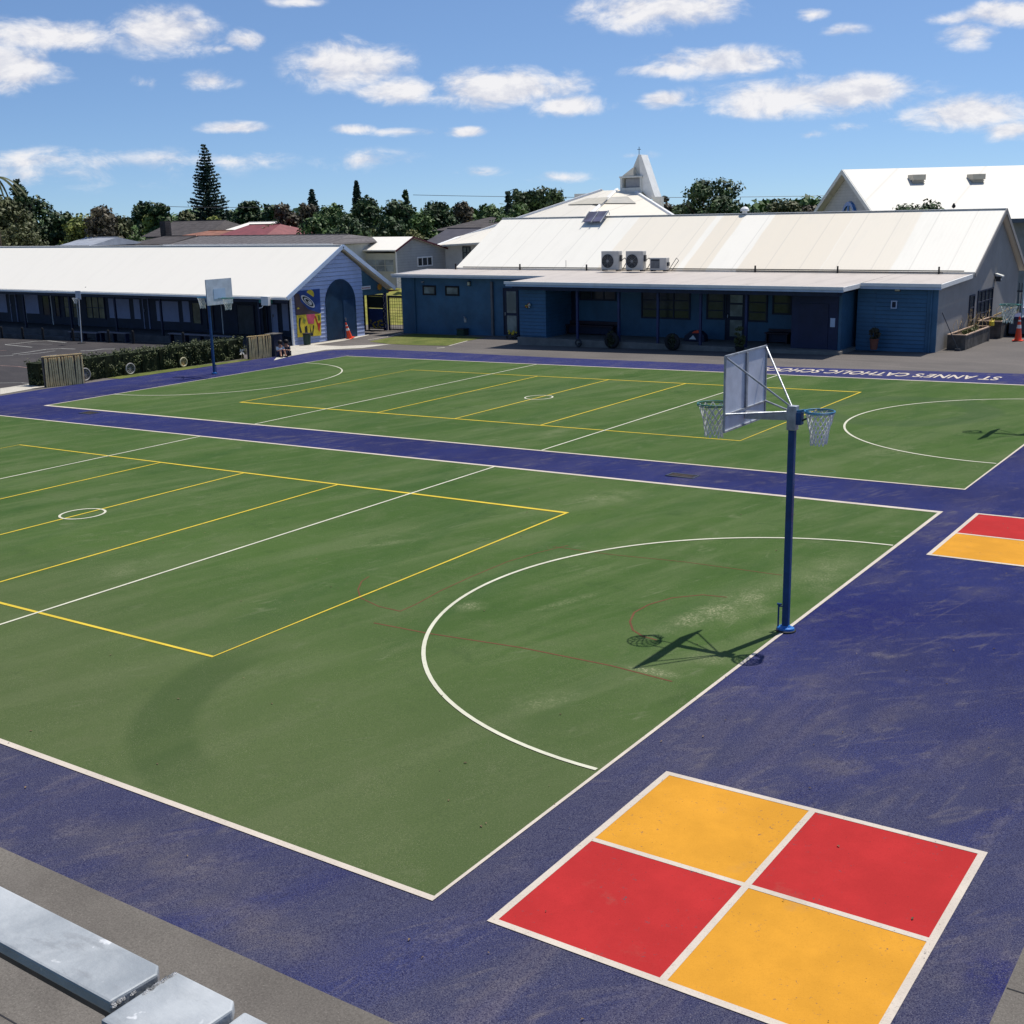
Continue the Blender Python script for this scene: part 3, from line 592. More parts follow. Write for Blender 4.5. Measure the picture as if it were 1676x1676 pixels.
# low bench rails and posts along the veranda edge
bm_ = None
def bench_rail(x0, x1, y, z, n, label):
    t = thing('veranda_bench', ((x0+x1)/2, y, gz(x0)), label, 'bench', 'long benches along the veranda')
    B('seat', paint('bench_grey', (.14, .14, .17), .7), t, (x0, x1, y-.16, y+.16, z, z+.05))
    for i in range(n):
        x = x0+.1+(x1-x0-.2)*i/(n-1); B('leg', M_navyd, t, (x-.05, x+.05, y-.12, y+.12, gz(x)-.05, z))
bench_rail(PY(104, 535, 33.9)[0], PY(150, 536, 33.9)[0], 34.3, gz(-55)+.48, 3, 'dark bench under the lit classroom windows, left of the second bench')
bench_rail(PY(154, 537, 33.9)[0], PY(198, 538, 33.9)[0], 34.3, gz(-50)+.48, 3, 'dark bench under the first pale wall panel from the lit windows')
bench_rail(PY(268, 543, 33.9)[0], PY(372, 548, 33.9)[0], 34.3, gz(-43)+.5, 5, 'longest dark bench, behind the hedge on the classroom veranda')
post0 = None
for i, u in enumerate((4, 38, 71, 120, 178, 218, 300)):
    x, _ = PY(u, 555, 33.75); lab = 'short dark post at the foot of the shaded classroom veranda'
    if post0 is None:
        t = post0 = thing('bollard', (x, 33.75, gz(x)), lab, 'bollard', 'short dark posts along the veranda')
        MB().lathe((x, 33.75, gz(x)), [(.07, 0), (.07, .62), (.055, .68), (.01, .7)], 10).build('post', M_black, t)
    else:
        t = post0.copy(); COL.objects.link(t); t.location = (x, 33.75, gz(x))
        for c in post0.children: k = c.copy(); COL.objects.link(k); k.parent = t

# ---------------- hall with the long flat-roofed front
XH = -7.2
hall = thing('school_hall', (-20, 41, gz(-20)), 'wide school hall with cream-banded white roof and long blue flat-roofed front', 'building')
m = MB(); prof = [(40.6, -.9), (53.9, -.9), (53.9, 2.34), (49.5, 4.98), (45.1, 2.58), (40.6, 2.32)]
m.prism([(XH-.18, y, z) for y, z in prof], (.18, 0, 0)); m.build('gable_wall', M_grey, hall)
m = MB(); m.prism([(-33.4, y, z) for y, z in [(45.1, -1), (53.9, -1), (53.9, 2.34), (49.5, 4.98), (45.1, 2.58)]], (.2, 0, 0)); m.build('gable_wall', M_grey, hall)
B('wall', M_grey, hall, (-33.19, XH-.19, 45.12, 53.88, -1, 2.3))
m = MB(); m.prism([(-33.75, 44.95, 2.60), (-33.75, 49.5, 5.08), (-33.75, 49.5, 5.20), (-33.75, 44.95, 2.72)], (33.75+XH+.22, 0, 0)); m.build('roof', M_roofh, hall)
m = MB(); m.prism([(-33.75, 54.3, 2.28), (-33.75, 49.5, 5.08), (-33.75, 49.5, 5.198), (-33.75, 54.3, 2.40)], (33.75+XH+.22, 0, 0)); m.build('roof', M_roofh, hall)
B('ridge_cap', M_white, hall, (-33.77, XH+.24, 49.38, 49.62, 5.18, 5.212))
m = MB(); m.beam((XH+.25, 44.9, 2.6), (XH+.25, 49.5, 5.12), .04, .2); m.beam((XH+.25, 54.3, 2.29), (XH+.25, 49.5, 5.12), .04, .2); m.build('barge_board', M_grey, hall)
def flat(x0, x1, yf, zf, y1=44.94, z1=2.63):
    m = MB(); m.prism([(x0, yf, zf-.08), (x0, y1, z1-.08), (x0, y1, z1), (x0, yf, zf)], (x1-x0, 0, 0)); return m.build('flat_roof', M_roofflat, hall)
flat(-35.55, -25.86, 41.9, 2.50); flat(-25.85, -10.21, 38.4, 2.46); flat(-10.20, XH+.1, 40.35, 2.50)
for b_ in ((-35.6, -25.87, 41.82, 41.90, 2.36, 2.52), (-25.9, -10.16, 38.32, 38.40, 2.28, 2.47), (-10.15, XH+.16, 40.27, 40.35, 2.30, 2.51)): B('fascia', M_fascia, hall, b_)
for a_, b_ in (((-10.17, 38.33, 2.39), (-10.17, 40.27, 2.42)), ((XH+.14, 40.3, 2.42), (XH+.14, 44.9, 2.56)), ((-35.6, 41.9, 2.44), (-35.6, 44.9, 2.56))): MB().beam(a_, b_, .055, .17).build('side_fascia', M_white, hall)
B('gutter', M_white, hall, (-35.62, -25.9, 41.76, 41.82, 2.44, 2.54), (-25.95, -10.14, 38.26, 38.32, 2.38, 2.49), (-10.13, XH+.18, 40.21, 40.27, 2.41, 2.53))
zs0 = -.05
B('plinth', paint('plinth_concrete', (.19, .18, .165), .9, .2, var=.15, dirt=.3), hall, (-25.6, -10.35, 38.75, 41.2, -.7, zs0))
B('wall', M_bluewall, hall, (-35.3, -25.62, 42.2, 45.1, -1, 2.40), (-24.15, -10.4, 41.2, 45.1, -.6, 2.37))
B('wall', M_bluecl, hall, (-25.6, -24.16, 39.0, 45.09, zs0, 2.34))
m = MB(); boards_y(m, -25.6, -24.16, 0.0, 2.24, 38.998); m.build('weatherboard_cladding', M_bluecl, hall)
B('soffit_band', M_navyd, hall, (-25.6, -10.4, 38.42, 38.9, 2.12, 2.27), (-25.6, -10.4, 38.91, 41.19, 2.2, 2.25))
B('wall', M_bluecl, hall, (-10.35, XH-.19, 40.6, 45.08, -.6, 2.38)); m = MB(); boards_y(m, -9.6, XH-.42, -.16, 2.36, 40.598); m.build('weatherboard_cladding', M_bluecl, hall)
B('corner_board', M_bluewall, hall, (XH-.40, XH+.01, 40.54, 40.598, -.3, 2.36))
x0, x1, z0, z1 = rr(1297, 478, 1370, 568, 39.4); B('store_room', paint('navy_store_panel', (.018, .026, .07), .55, .3, var=.12), hall, (x0, x1, 39.4, 41.19, zs0, 2.18)); B('store_door', paint('navy_store_door', (.015, .021, .06), .5, .3), hall, (x0+.3, x1-.4, 39.37, 39.41, zs0+.02, 1.75)); B('notice_frame', M_fascia, hall, (x1-.31, x1-.12, 39.37, 39.4, .85, 1.2))
B('store_return', M_bluewall, hall, (x1+.02, x1+.14, 39.38, 41.19, zs0, 2.18))
HY = 41.2
for a, nx, nz, g in (((949, 473, 1009, 492), 3, 1, M_glass), ((1050, 476, 1130, 522), 3, 3, M_glass), ((1157, 478, 1186, 523), 1, 3, M_glass), ((1224, 479, 1256, 527), 1, 3, M_glass), ((1265, 478, 1296, 515), 1, 2, M_glass)):
    x0, x1, z0, z1 = rr(*a, HY); window(hall, x0, x1, z0, z1, HY, nx, nz, gm=g, fw=.07)
x0, x1, z0, z1 = rr(1190, 478, 1219, 560, HY); door(hall, x0, x1, zs0, z1, HY, M_navyd, M_navyd, [(.2, .85, .08, .42), (.2, .85, .5, .74), (.2, .85, .78, .94)])
x0, x1, z0, z1 = rr(893, 470, 920, 548, HY); door(hall, x0, x1, zs0, z1, HY, M_black, M_navyd)
x0, x1, z0, z1 = rr(922, 472, 945, 552, HY); door(hall, x0, x1, zs0, z1, HY, M_navyd, M_navy)
x0, x1, z0, z1 = rr(1381, 482, 1402, 566, HY); door(hall, x0, x1-.06, -.12, z1, HY-.02, M_dark, M_navyd)
x0, x1, z0, z1 = rr(825, 473, 850, 545, 42.2); door(hall, x0, x1-.05, gz(-27)+.05, z1, 42.2, M_navyd, M_navyd, [(.2, .9, .05, .42), (.2, .9, .48, .95)])
for a in ((692, 467, 714, 483), (729, 468, 752, 484)): x0, x1, z0, z1 = rr(*a, 42.2); window(hall, x0, x1, z0, z1, 42.2, 1, 1, gm=M_glassb, fm=M_black, fw=.08)
for u in (945, 1013, 1077, 1147, 1222):
    x, _ = PY(u, 500, 38.9); B('veranda_post', M_navy, hall, (x-.05, x+.05, 38.85, 38.95, zs0, 2.12))
x, _ = PY(805, 500, 42.1); B('downpipe', paint('grey_pipe', (.12, .12, .13), .5), hall, (x-.06, x+.06, 42.08, 42.19, -.6, 2.2))
x, _ = PY(1524, 500, 40.5); MB().bar((x, 40.5, -.15), (x, 40.5, 2.3), .035, 8).build('downpipe', M_bluewall, hall)
x, _ = PY(679, 500, 42.15); MB().bar((x, 42.14, -.6), (x, 42.14, 2.35), .04, 8).build('downpipe', M_bluewall, hall)
# windows on the grey end wall
y0, z1 = PX(1591, 477, XH); y1, z0 = PX(1594, 521, XH); y0b, _ = PX(1585, 500, XH); windowx(hall, 45.2, 46.0, .15, 1.75, XH, 1, 3)
ya_, za_ = PX(1598, 512, XH); yb_, zb2 = PX(1624, 485, XH); windowx(hall, ya_, yb_, .35, 1.85, XH, 4, 3)
x0, x1, z0, z1 = rr(1459, 492, 1468, 505, 40.57); window(hall, x0, x1, z0, z1, 40.57, 1, 1, fm=M_fascia, gm=M_navyd, fw=.04)
# pale end wall beyond, long low conduit and brackets at the foot of the main roof
t = thing('roof_conduit', (-20, 44.8, 2.7), 'black conduit on short brackets along the foot of the hall roof', 'pipe')
m = MB(); m.bar((-33.2, 44.86, 2.76), (-7.4, 44.86, 2.76), .022, 6); m.bar((-17.5, 44.75, 2.69), (-8.2, 44.7, 2.69), .016, 6); m.build('conduit', M_black, t)
for u in (746, 851, 960, 1236, 1371, 1537): x, _ = PY(u, 440, 44.86); B('bracket', M_black, t, (x-.03, x+.03, 44.83, 44.89, 2.58, 2.93))
x, _ = PY(928, 430, 45.2); MB().bar((x, 45.1, 2.75), (x, 45.1, 3.12), .012, 6).build('rod', M_dark, t)

# ---------------- church with faceted roof and spire
ch = thing('church', (-38, 64, gz(-38)), 'modern church with fanned cream roof rising to a white belfry and spire', 'church')
def V3(u, v, Y): x, z = PY(u, v, Y); return Vector((x, Y, z))
pk = V3(1010, 311, 72); pkL = V3(986, 312, 72.5); pkR = V3(1034, 311, 72.5)
eL = V3(735, 396, 67); eF = V3(928, 388, 57); eR = V3(1142, 380, 62); eB = V3(1085, 353, 88); eBL = V3(770, 385, 90)
back = Vector(((pk.x), 75, pk.z-.05))
m = MB()
for tri in ((pkL, eL, eF, pk), (pk, eF, eR, pkR), (pkR, eR, eB, back), (back, eB, eBL), (pkL, back, eBL, eL), (pkL, pk, pkR, back)):
    m.add(tri, [tuple(range(len(tri)))])
m.build('roof', M_roofc, ch)
m = MB()
for a, b in ((pkL, eL), (pk, eF), (pkR, eR)): m.bar(a+Vector((0, 0, .02)), b+Vector((0, 0, .02)), .14, 6)
m.build('roof_rib', M_white, ch)
m = MB(); ring_ = [eL, eF, eR, eB, eBL]
for a, b in zip(ring_, ring_[1:]+ring_[:1]):
    a2 = a.lerp(Vector((-37, 72, 0)), .04); b2 = b.lerp(Vector((-37, 72, 0)), .04)
    m.add([(a2.x, a2.y, a2.z+.05), (b2.x, b2.y, b2.z+.05), (b2.x, b2.y, -1.2), (a2.x, a2.y, -1.2)], [(0, 1, 2, 3)])
m.build('wall', M_plas, ch)
def onplane(u, v, a, b, c, off=.04):
    n = (b-a).cross(c-a).normalized(); n = n if n.z > 0 else -n; d = Vector(ray(u, v)); o = Vector(CAM); t_ = (a-o).dot(n)/d.dot(n); return o+d*t_+n*off
M_rp = paint('tan_roof_light', (.50, .46, .37), .6, .3, var=.08); M_rp2 = paint('grey_tan_roof_light', (.40, .38, .33), .6, .3, var=.08)
for pts, (a, b, c), mt in (([(960, 326), (997, 324), (985, 335), (930, 336)], (pkL, eL, eF), M_rp), ([(1001, 324), (1027, 323), (1041, 334), (990, 334)], (pk, eF, eR), M_rp2)):
    P_ = [onplane(u, v, a, b, c) for u, v in pts]; MB().prism(P_, (0, 0, .03)).build('roof_light', mt, ch)
bx, bz = PY(1032, 309, 72.2)
def z_at(v, Y, u=1032): return PY(u, v, Y)[1]
x0 = PY(1015, 300, 71.6)[0]; x1 = PY(1050, 300, 71.6)[0]; zb = z_at(313, 71.6); z1 = z_at(291, 71.6)
m = MB(); m.box(x0, x1, 71.6, 71.75, zb-.5, zb+.25); m.box(x0, x0+.18, 71.76, 73.2, zb-.5, z1); m.box(x0, x0+.16, 71.6, 71.755, zb+.252, z1); m.box(x1-.15, x1, 71.6, 71.755, zb+.252, z1); m.box(x0+.2, x1, 73.05, 73.2, zb-.5, z1); m.box(x0-.06, x1+.06, 71.55, 73.25, z1+.002, z1+.12); m.build('belfry', M_plas, ch)
B('belfry_opening_shade', paint('belfry_shade', (.30, .31, .33), .8), ch, (x0+.35, x1-.16, 71.8, 71.86, zb+.26, z1-.04))  # plain grey plate, coloured as the shade inside the open belfry
m = MB(); ap = V3(1045, 254, 72.4); q1 = V3(1018, 291, 71.6); q2 = V3(1038, 275, 72.0)
m.prism([V3(1016, 290, 71.62), V3(1036, 274, 71.62), V3(1037, 290, 71.62)], (0, 1.2, 0)); m.build('belfry_roof', M_roofc, ch)
m = MB(); m.prism([V3(1035, 292, 72), V3(1037, 272, 72), V3(1045, 253, 72), V3(1052, 292, 72)], (0, .25, 0)); m.build('spire_back', M_plas, ch)
m = MB(); m.prism([V3(1045, 253, 71.7), V3(1049, 253, 71.7), V3(1072, 322, 71.7), V3(1064, 326, 71.7), V3(1050, 312, 71.7)], (0, 1.0, 0)); m.build('spire_fin', M_white, ch)
m = MB(); c0 = V3(1046, 254, 72); m.bar(c0, c0+Vector((0, 0, .58)), .022); m.bar(c0+Vector((-.14, 0, .40)), c0+Vector((.14, 0, .40)), .02); m.build('cross', M_dark, ch)
for (u0, v0, u1, v1, Y) in ((940, 317, 962, 330, 74.5), (1068, 322, 1082, 336, 70.5)): x0, x1, z0, z1 = rr(u0, v0, u1, v1, Y); B('parapet', M_plas, ch, (x0, x1, Y, Y+.4, z0-.6, z1))
m = MB(); m.prism([V3(962, 316, 76), V3(985, 311, 76), V3(985, 320, 76), V3(962, 327, 76)], (0, .3, 0)); m.build('parapet', M_cream, ch)
# low wing on the church's left
m = MB(); a, b, c, d_ = V3(716, 401, 58), V3(800, 396, 57.5), V3(868, 358, 65), V3(745, 388, 65); m.prism([a, b, c, d_], (0, 0, -.12)); m.build('wing_roof', M_roofc, ch)
m = MB(); m.beam(V3(716, 403, 58), V3(752, 389.5, 60.8), .25, .22); m.build('wing_fascia', M_white, ch)
x0 = PY(728, 420, 58.6)[0]; x1 = PY(800, 420, 58.6)[0]; z1 = z_at(400, 58.6, 760); B('wing_wall', M_plas, ch, (x0, x1, 58.6, 60.5, -1, z1+.0))
wx0, wx1, wz0, wz1 = rr(757, 403, 771, 424, 58.6); window(ch, wx0, wx1, wz0, wz1, 58.6, 2, 2, fm=M_dark, gm=M_glassb, fw=.07)

# ---------------- white weatherboard house behind the gate
hs = thing('weatherboard_house', (-47, 54, gz(-47)), 'grey weatherboard house with white metal roof behind the gate and hall', 'house')
XW = -45.; xl = PY(548, 410, 53.5)[0]
m = MB(); pr_ = [(53.5, -1), (59.0, -1), (59.0, 3.12), (55.0, 3.98), (53.5, 3.34)]; m.prism([(XW-.15, y, z) for y, z in pr_], (.15, 0, 0)); m.build('gable_wall', M_weather, hs)
B('wall', M_cream, hs, (xl-4, XW-.16, 53.5, 58.9, -1, 3.1))
m = MB(); m.prism([(xl-4.2, 53.2, 3.24), (xl-4.2, 55.0, 4.02), (xl-4.2, 55.0, 4.10), (xl-4.2, 53.2, 3.32)], (XW+.2-xl+4.2, 0, 0)); m.build('roof', M_roofw, hs)
m = MB(); m.prism([(xl-4.2, 59.4, 2.98), (xl-4.2, 55.0, 4.02), (xl-4.2, 55.0, 4.098), (xl-4.2, 59.4, 3.06)], (XW+.2-xl+4.2, 0, 0)); m.build('roof', M_roofw, hs)
m = MB(); m.beam((XW+.23, 53.15, 3.24), (XW+.23, 55.0, 4.06), .05, .1); m.beam((XW+.23, 59.45, 3.0), (XW+.23, 55.0, 4.06), .05, .1); m.build('barge_board', M_tilem, hs)
B('corner_board', M_white, hs, (XW-.05, XW+.03, 53.42, 53.49, -1, 3.25)); 
ya_, za_ = PX(683, 437, XW); yb_, zb2 = PX(707, 419, XW); windowx(hs, ya_, yb_, za_, zb2, XW, 3, 1, fm=M_white, fw=.08)
x0, x1, z0, z1 = rr(586, 424, 646, 445, 53.5); window(hs, x0, x1, z0, z1, 53.5, 4, 2, fm=M_cream, gm=glass_mat('grey_obscured_glass', (.16, .18, .18), .4), fw=.04)

# ---------------- far hall on the right
fh = thing('far_hall', AT(1500, 350, 72)*np.array([1, 1, 0]), 'tall white-roofed hall behind, with a grey gable and blue arched window', 'building')
A0 = Vector(AT(1380, 281, 75)); dirr = Vector((A0.x*0+math.sin(YAW+.02), -math.cos(YAW+.02), 0)).normalized()
zr = A0.z; nrm_ = Vector((-dirr.y, dirr.x, 0))*-1      # towards the camera
if nrm_.dot(Vector(CAM)-A0) < 0: nrm_ = -nrm_
Lh, hw_, drop = 30, 7.0, 2.9
p0 = A0; p1 = A0+dirr*Lh
eF0 = p0+nrm_*hw_-Vector((0, 0, drop)); eF1 = p1+nrm_*hw_-Vector((0, 0, drop)); eK0 = p0-nrm_*hw_-Vector((0, 0, drop)); eK1 = p1-nrm_*hw_-Vector((0, 0, drop))
up = Vector((0, 0, .12))
m = MB(); m.prism([p0, p1, eF1, eF0], up); m.build('roof', M_rooff, fh); m = MB(); m.prism([p0, p1, eK1, eK0], up*.98); m.build('roof', M_rooff, fh)
gi = dirr*.35; dn = Vector((0, 0, -.02))
def flo(p, z=-1): return Vector((p.x, p.y, z))
w0 = eF0-nrm_*.5+Vector((0, 0, .12)); w1 = eK0+nrm_*.5+Vector((0, 0, .12))
m = MB(); m.prism([flo(w0)+gi, w0+gi, p0+gi+Vector((0, 0, -.1)), w1+gi, flo(w1)+gi], dirr*.2); m.build('gable_wall', M_weather, fh)
m = MB(); a = w0+dirr*.6; b = w0+dirr*(Lh-.4); m.prism([flo(a), flo(b), b-Vector((0, 0, .1)), a-Vector((0, 0, .1))], -nrm_*.2); m.build('wall', paint('grey_block_wall', (.22, .235, .24), .85, .2), fh)
m = MB(); m.beam(eF0+nrm_*.05, eF1+nrm_*.05, .1, .22); m.build('gutter', paint('slate_gutter', (.08, .10, .13), .5), fh)
m = MB(); m.beam(p0-dirr*.06, eF0-dirr*.06, .06, .25); m.beam(p0-dirr*.06, eK0-dirr*.06, .06, .25); m.build('barge_board', M_plas, fh)
ac = p0+gi*.98-dirr*.02+nrm_*.6; ac.z = p0.z-3.05
m = MB(); pts = []
for i in range(17):
    t_ = R(180*i/16); pts.append((ac+nrm_*1.35*math.cos(t_)+Vector((0, 0, 1.25*math.sin(t_)))))
for a, b in zip(pts, pts[1:]): m.beam(a-dirr*.05, b-dirr*.05, .16, .2)
m.build('window_arch', M_brbl, fh)
m = MB(); m.prism([ac+nrm_*1.3*math.cos(R(180*i/16))-dirr*.02+Vector((0, 0, 1.2*math.sin(R(180*i/16)))) for i in range(17)], -dirr*.03); m.build('arched_window', M_glassb, fh)
m = MB(); m.beam(ac-dirr*.08-nrm_*.1, ac-dirr*.08-nrm_*.1+Vector((0, 0, 1.15)), .1, .1); m.build('mullion', M_brbl, fh)
# ventilators
def ventilator(u, v, label):
    f = .22*hw_; n = (p1-p0).cross(eF0-p0).normalized(); d = Vector(ray(u, v)); o = Vector(CAM); t_ = (p0-o).dot(n)/d.dot(n); q = o+d*t_
    t = thing('roof_ventilator', q, label, 'roof ventilator', 'ventilators on the far hall roof')
    m = MB(); z0 = q.z-.1
    c = [q+dirr*a*.30+nrm_*b*.35 for a, b in ((-1, -1), (1, -1), (1, 1), (-1, 1))]
    m.prism([Vector((k.x, k.y, z0-.15)) for k in c], (0, 0, .42)); m.build('base', M_rp2, t)
    c = [q+dirr*a*.36+nrm_*b*.45 for a, b in ((-1, -1), (1, -1), (1, 1), (-1, 1))]
    m = MB(); m.prism([Vector((k.x, k.y, z0+.272)) for k in c], (0, 0, .30)); a0 = Vector((c[0].x, c[0].y, z0+.502)); 
    m.prism([c[0]*1, c[3]*1, (c[0]+c[3])/2+Vector((0, 0, .2))], c[1]-c[0]) if False else None
    m.build('hood', M_rp, t)
    m = MB()
    for i in range(4):
        for s in (-1, 1): pass
    for i in range(3): zz = z0+.06+i*.11; m.prism([Vector((k.x, k.y, zz)) for k in [q+dirr*a*.33+nrm_*b*.40 for a, b in ((-1, -1), (1, -1), (1, 1), (-1, 1))]], (0, 0, .04))
    m.build('louvre', M_rp2, t)
ventilator(1500, 300, 'left tan ventilator box on the far white roof'); ventilator(1597, 299, 'right tan ventilator box on the far white roof')

# ---------------- distant house roofs
def house(name, u0, u1, vr, ve, Y, dep, wallm, roofm, label, hipl=0., hipr=0., cat='house', chimney=None, base=-1.5):
    xr0, zr_ = PY((u0+u1)/2, vr, Y+dep/2); x0 = PY(u0, ve, Y)[0]; x1 = PY(u1, ve, Y)[0]; ze = PY((u0+u1)/2, ve, Y)[1]
    t = thing(name, ((x0+x1)/2, Y+dep/2, base), label, cat); W_ = x1-x0
    B('wall', wallm, t, (x0+.4, x1-.4, Y+.4, Y+dep-.4, base, ze-.04))
    a, b, c, d = (x0, Y, ze), (x1, Y, ze), (x1, Y+dep, ze), (x0, Y+dep, ze); r0 = (x0+hipl*W_, Y+dep/2, zr_); r1 = (x1-hipr*W_, Y+dep/2, zr_)
    m = MB(); m.add([a, b, c, d, r0, r1], [(0, 1, 5, 4), (2, 3, 4, 5), (1, 2, 5), (3, 0, 4), (3, 2, 1, 0)]); rf = m.build('roof', roofm, t)
    MB().beam(r0, r1, .16, .08).build('ridge_cap', roofm, t); MB().beam((x0, Y-.04, ze), (x1, Y-.04, ze), .08, .14).build('gutter', M_white if roofm is M_tile else roofm, t)
    if chimney: x, z = PY(chimney[0], chimney[1], Y+dep/2); B('chimney', M_tileb, rf, (x-.35, x+.35, Y+dep/2-.3, Y+dep/2+.3, z-1.4, z)); 
    return t
house('tiled_house', 262, 545, 385.5, 401, 50, 7, M_plas, M_tile, 'long grey-tiled roof just behind the white classroom roof', 0, .11)
house('brown_roofed_house', 190, 268, 387, 402, 50, 6, M_plas, M_tileb, 'low brown roof left of the long grey-tiled roof', .35, .02)
house('green_house', 92, 146, 389, 403, 46.5, 5, paint('dull_green_wall', (.05, .07, .05), .8), paint('grey_iron_roof', (.30, .32, .36), .5), 'pale grey iron roof at the far left below the dark trees', .02, .02)
house('orange_roofed_house', 262, 352, 378, 391, 58.5, 7, M_plas, M_tileo, 'orange roof with a dark chimney behind the grey-tiled roof', .3, .2, chimney=(259+11, 362))
house('brown_gabled_house', 228, 338, 362, 388, 67, 8, M_plas, M_tileb, 'wide dark brown roof under the tall pine', .03, .2)
house('red_roofed_house', 348, 432, 368, 388, 59, 7, M_plas, M_tiler, 'red iron roof between the tall pine and the dark trees', .1, .3)
house('pale_roofed_house', 362, 420, 364, 378, 67, 6, M_fascia, M_roofw, 'small pale roof peeping over the red iron roof', .1, .1)
house('slate_roofed_house', 700, 818, 356, 378, 74, 10, M_plas, M_tileb, 'dark hipped roof left of the church', .4, .35)
house('dark_roofed_house', 688, 768, 374, 400, 66, 7, M_dark, paint('charcoal_iron_roof', (.06, .055, .065), .6), 'charcoal roof between the dark hipped roof and the weatherboard house', .0, .3)
house('stone_house', 612, 634, 362, 374, 84, 5, M_plas, M_plas, 'small pale building among the dark trees', .2, .2)

# ================================================================== VEGETATION
rng = np.random.default_rng(7)
def leaves(name, mat, parent, centers, radii, n, size, seed=0, flat_=.75, up=.25, origin=None):
    """many small leaf faces spread over clumps"""
    g = np.random.default_rng(seed); C = np.array(centers, float); Rr = np.array(radii, float)
    w = Rr**2; idx = g.choice(len(C), n, p=w/w.sum()); d = g.normal(size=(n, 3)); d /= np.linalg.norm(d, axis=1)[:, None]
    rad = Rr[idx]*(g.uniform(.45, 1.08, n)); p = C[idx]+d*rad[:, None]*np.array([1, 1, flat_])
    a = d+g.normal(size=(n, 3))*.55+np.array([0, 0, up]); a /= np.linalg.norm(a, axis=1)[:, None]
    b = np.cross(a, g.normal(size=(n, 3))); b /= np.linalg.norm(b, axis=1)[:, None]; c = np.cross(a, b)
    s = size*g.uniform(.6, 1.35, n)[:, None]; asp = g.uniform(.45, .8, n)[:, None]
    v = np.stack([p-b*s, p-c*s*asp, p+b*s, p+c*s*asp], 1).reshape(-1, 3)
    if origin is None: origin = wloc(parent) if parent is not None else Vector((0, 0, 0))
    v = v-np.array(origin)[None, :]
    me = bpy.data.meshes.new(name); me.vertices.add(4*n); me.vertices.foreach_set('co', v.ravel().astype('f4'))
    me.loops.add(4*n); me.loops.foreach_set('vertex_index', np.arange(4*n, dtype='i4')); me.polygons.add(n)
    me.polygons.foreach_set('loop_start', np.arange(0, 4*n, 4, dtype='i4')); me.polygons.foreach_set('loop_total', np.full(n, 4, 'i4')); me.update(); me.validate()
    return link(name, me, mat, parent)
def crown(cx, cy, z0, z1, w, seed, shape='round', k=60):
    g = np.random.default_rng(seed); cs = []; rs = []; h = z1-z0
    for i in range(k):
        t = g.uniform(0, 1); a = g.uniform(0, 2*math.pi)
        if shape == 'round': wr = w/2*(math.sin(math.pi*(.22+.72*t))**.6)
        elif shape == 'umbrella': wr = w/2*(.45+.55*min(1, t*1.6)) if t > .25 else w/2*.4
        elif shape == 'cone': wr = w/2*(1-t)**.8+.03*w
        else: wr = w/2
        q = math.sqrt(g.uniform(.15, 1))*wr*g.uniform(.75, 1.08)
        r = (.34+w*.062 if shape != 'cone' else w*.13)*g.uniform(.6, 1.5)
        cs.append((cx+q*math.cos(a), cy+q*math.sin(a), z0+r*.5+(h-r*1.2)*t)); rs.append(r)
    return cs, rs
def th_(a, b): return a[2]-b[2]
def tree(u, vt, wpx, D, mat, label, seed, shape='round', vb=402, n=None, name='broadleaf_tree', k=None, group='trees behind the school', size=None, trunk=None):
    top = AT(u, vt, D); base = np.array([top[0], top[1], gz(top[0])]); w = wpx/FPX*D*1.02; bz = AT(u, vb, D)[2]
    t = thing(name, base, label, 'tree', group)
    z0 = base[2]+(.8 if shape != 'umbrella' else th_(top, base)*.45); cs, rs = crown(top[0], top[1], z0, top[2]-.05, w, seed, shape, k or int(70+w*9))
    n = n or int(3000+w*1150); size = size or .15*D/100
    leaves('crown', mat, t, cs, rs, n, size, seed)
    m = MB(); g = random.Random(seed); tr = max(.12, w*.03); th = top[2]-base[2]
    m.bar(base-np.array([0, 0, .2]), (top[0], top[1], base[2]+th*.62), tr*1.3, 8, tr*.55)
    for i in range(6):
        a = g.uniform(0, 6.28); z = base[2]+th*g.uniform(.3, .62); m.bar((top[0], top[1], z), (top[0]+math.cos(a)*w*.32, top[1]+math.sin(a)*w*.32, z+th*.22), tr*.5, 5, tr*.15)
    m.build('trunk', M_bark, t); return t
def pine(u, vt, vb, wpx, D, label, seed, layers=26, name='norfolk_pine'):
    g = random.Random(seed); top = AT(u, vt, D); bot = AT(u, vb, D); bx, by = top[0], top[1]; gzv = gz(bx); t = thing(name, (bx, by, gzv), label, 'tree', 'trees behind the school')
    W_ = wpx/FPX*D/2; H = top[2]-bot[2]; m = MB(); m.bar((bx, by, gzv-.2), (bx, by, top[2]), W_*.085, 8, .03); m.build('trunk', M_bark, t)
    cs = []; rs = []
    for i in range(layers):
        f = i/(layers-1); z = bot[2]+H*f**.95*.985; L = W_*((1-f)**.72*.97+.05)*g.uniform(.86, 1.08); nb = 8 if f < .8 else 5; a0 = g.uniform(0, 6)
        for b in range(nb):
            a = a0+b*2*math.pi/nb+g.uniform(-.2, .2); l = L*g.uniform(.8, 1.1)
            steps = max(2, int(l/.17))
            for s in range(1, steps+1):
                q = s/steps; cs.append((bx+math.cos(a)*l*q, by+math.sin(a)*l*q, z-l*.10*q+l*.22*q*q+g.uniform(-.03, .03))); rs.append(.115*(1.25-.45*q)*D/100+.03)
    leaves('crown', M_pine, t, cs, rs, max(4000, int(len(cs)*7)), .10*D/100, seed, .5, .1); return t
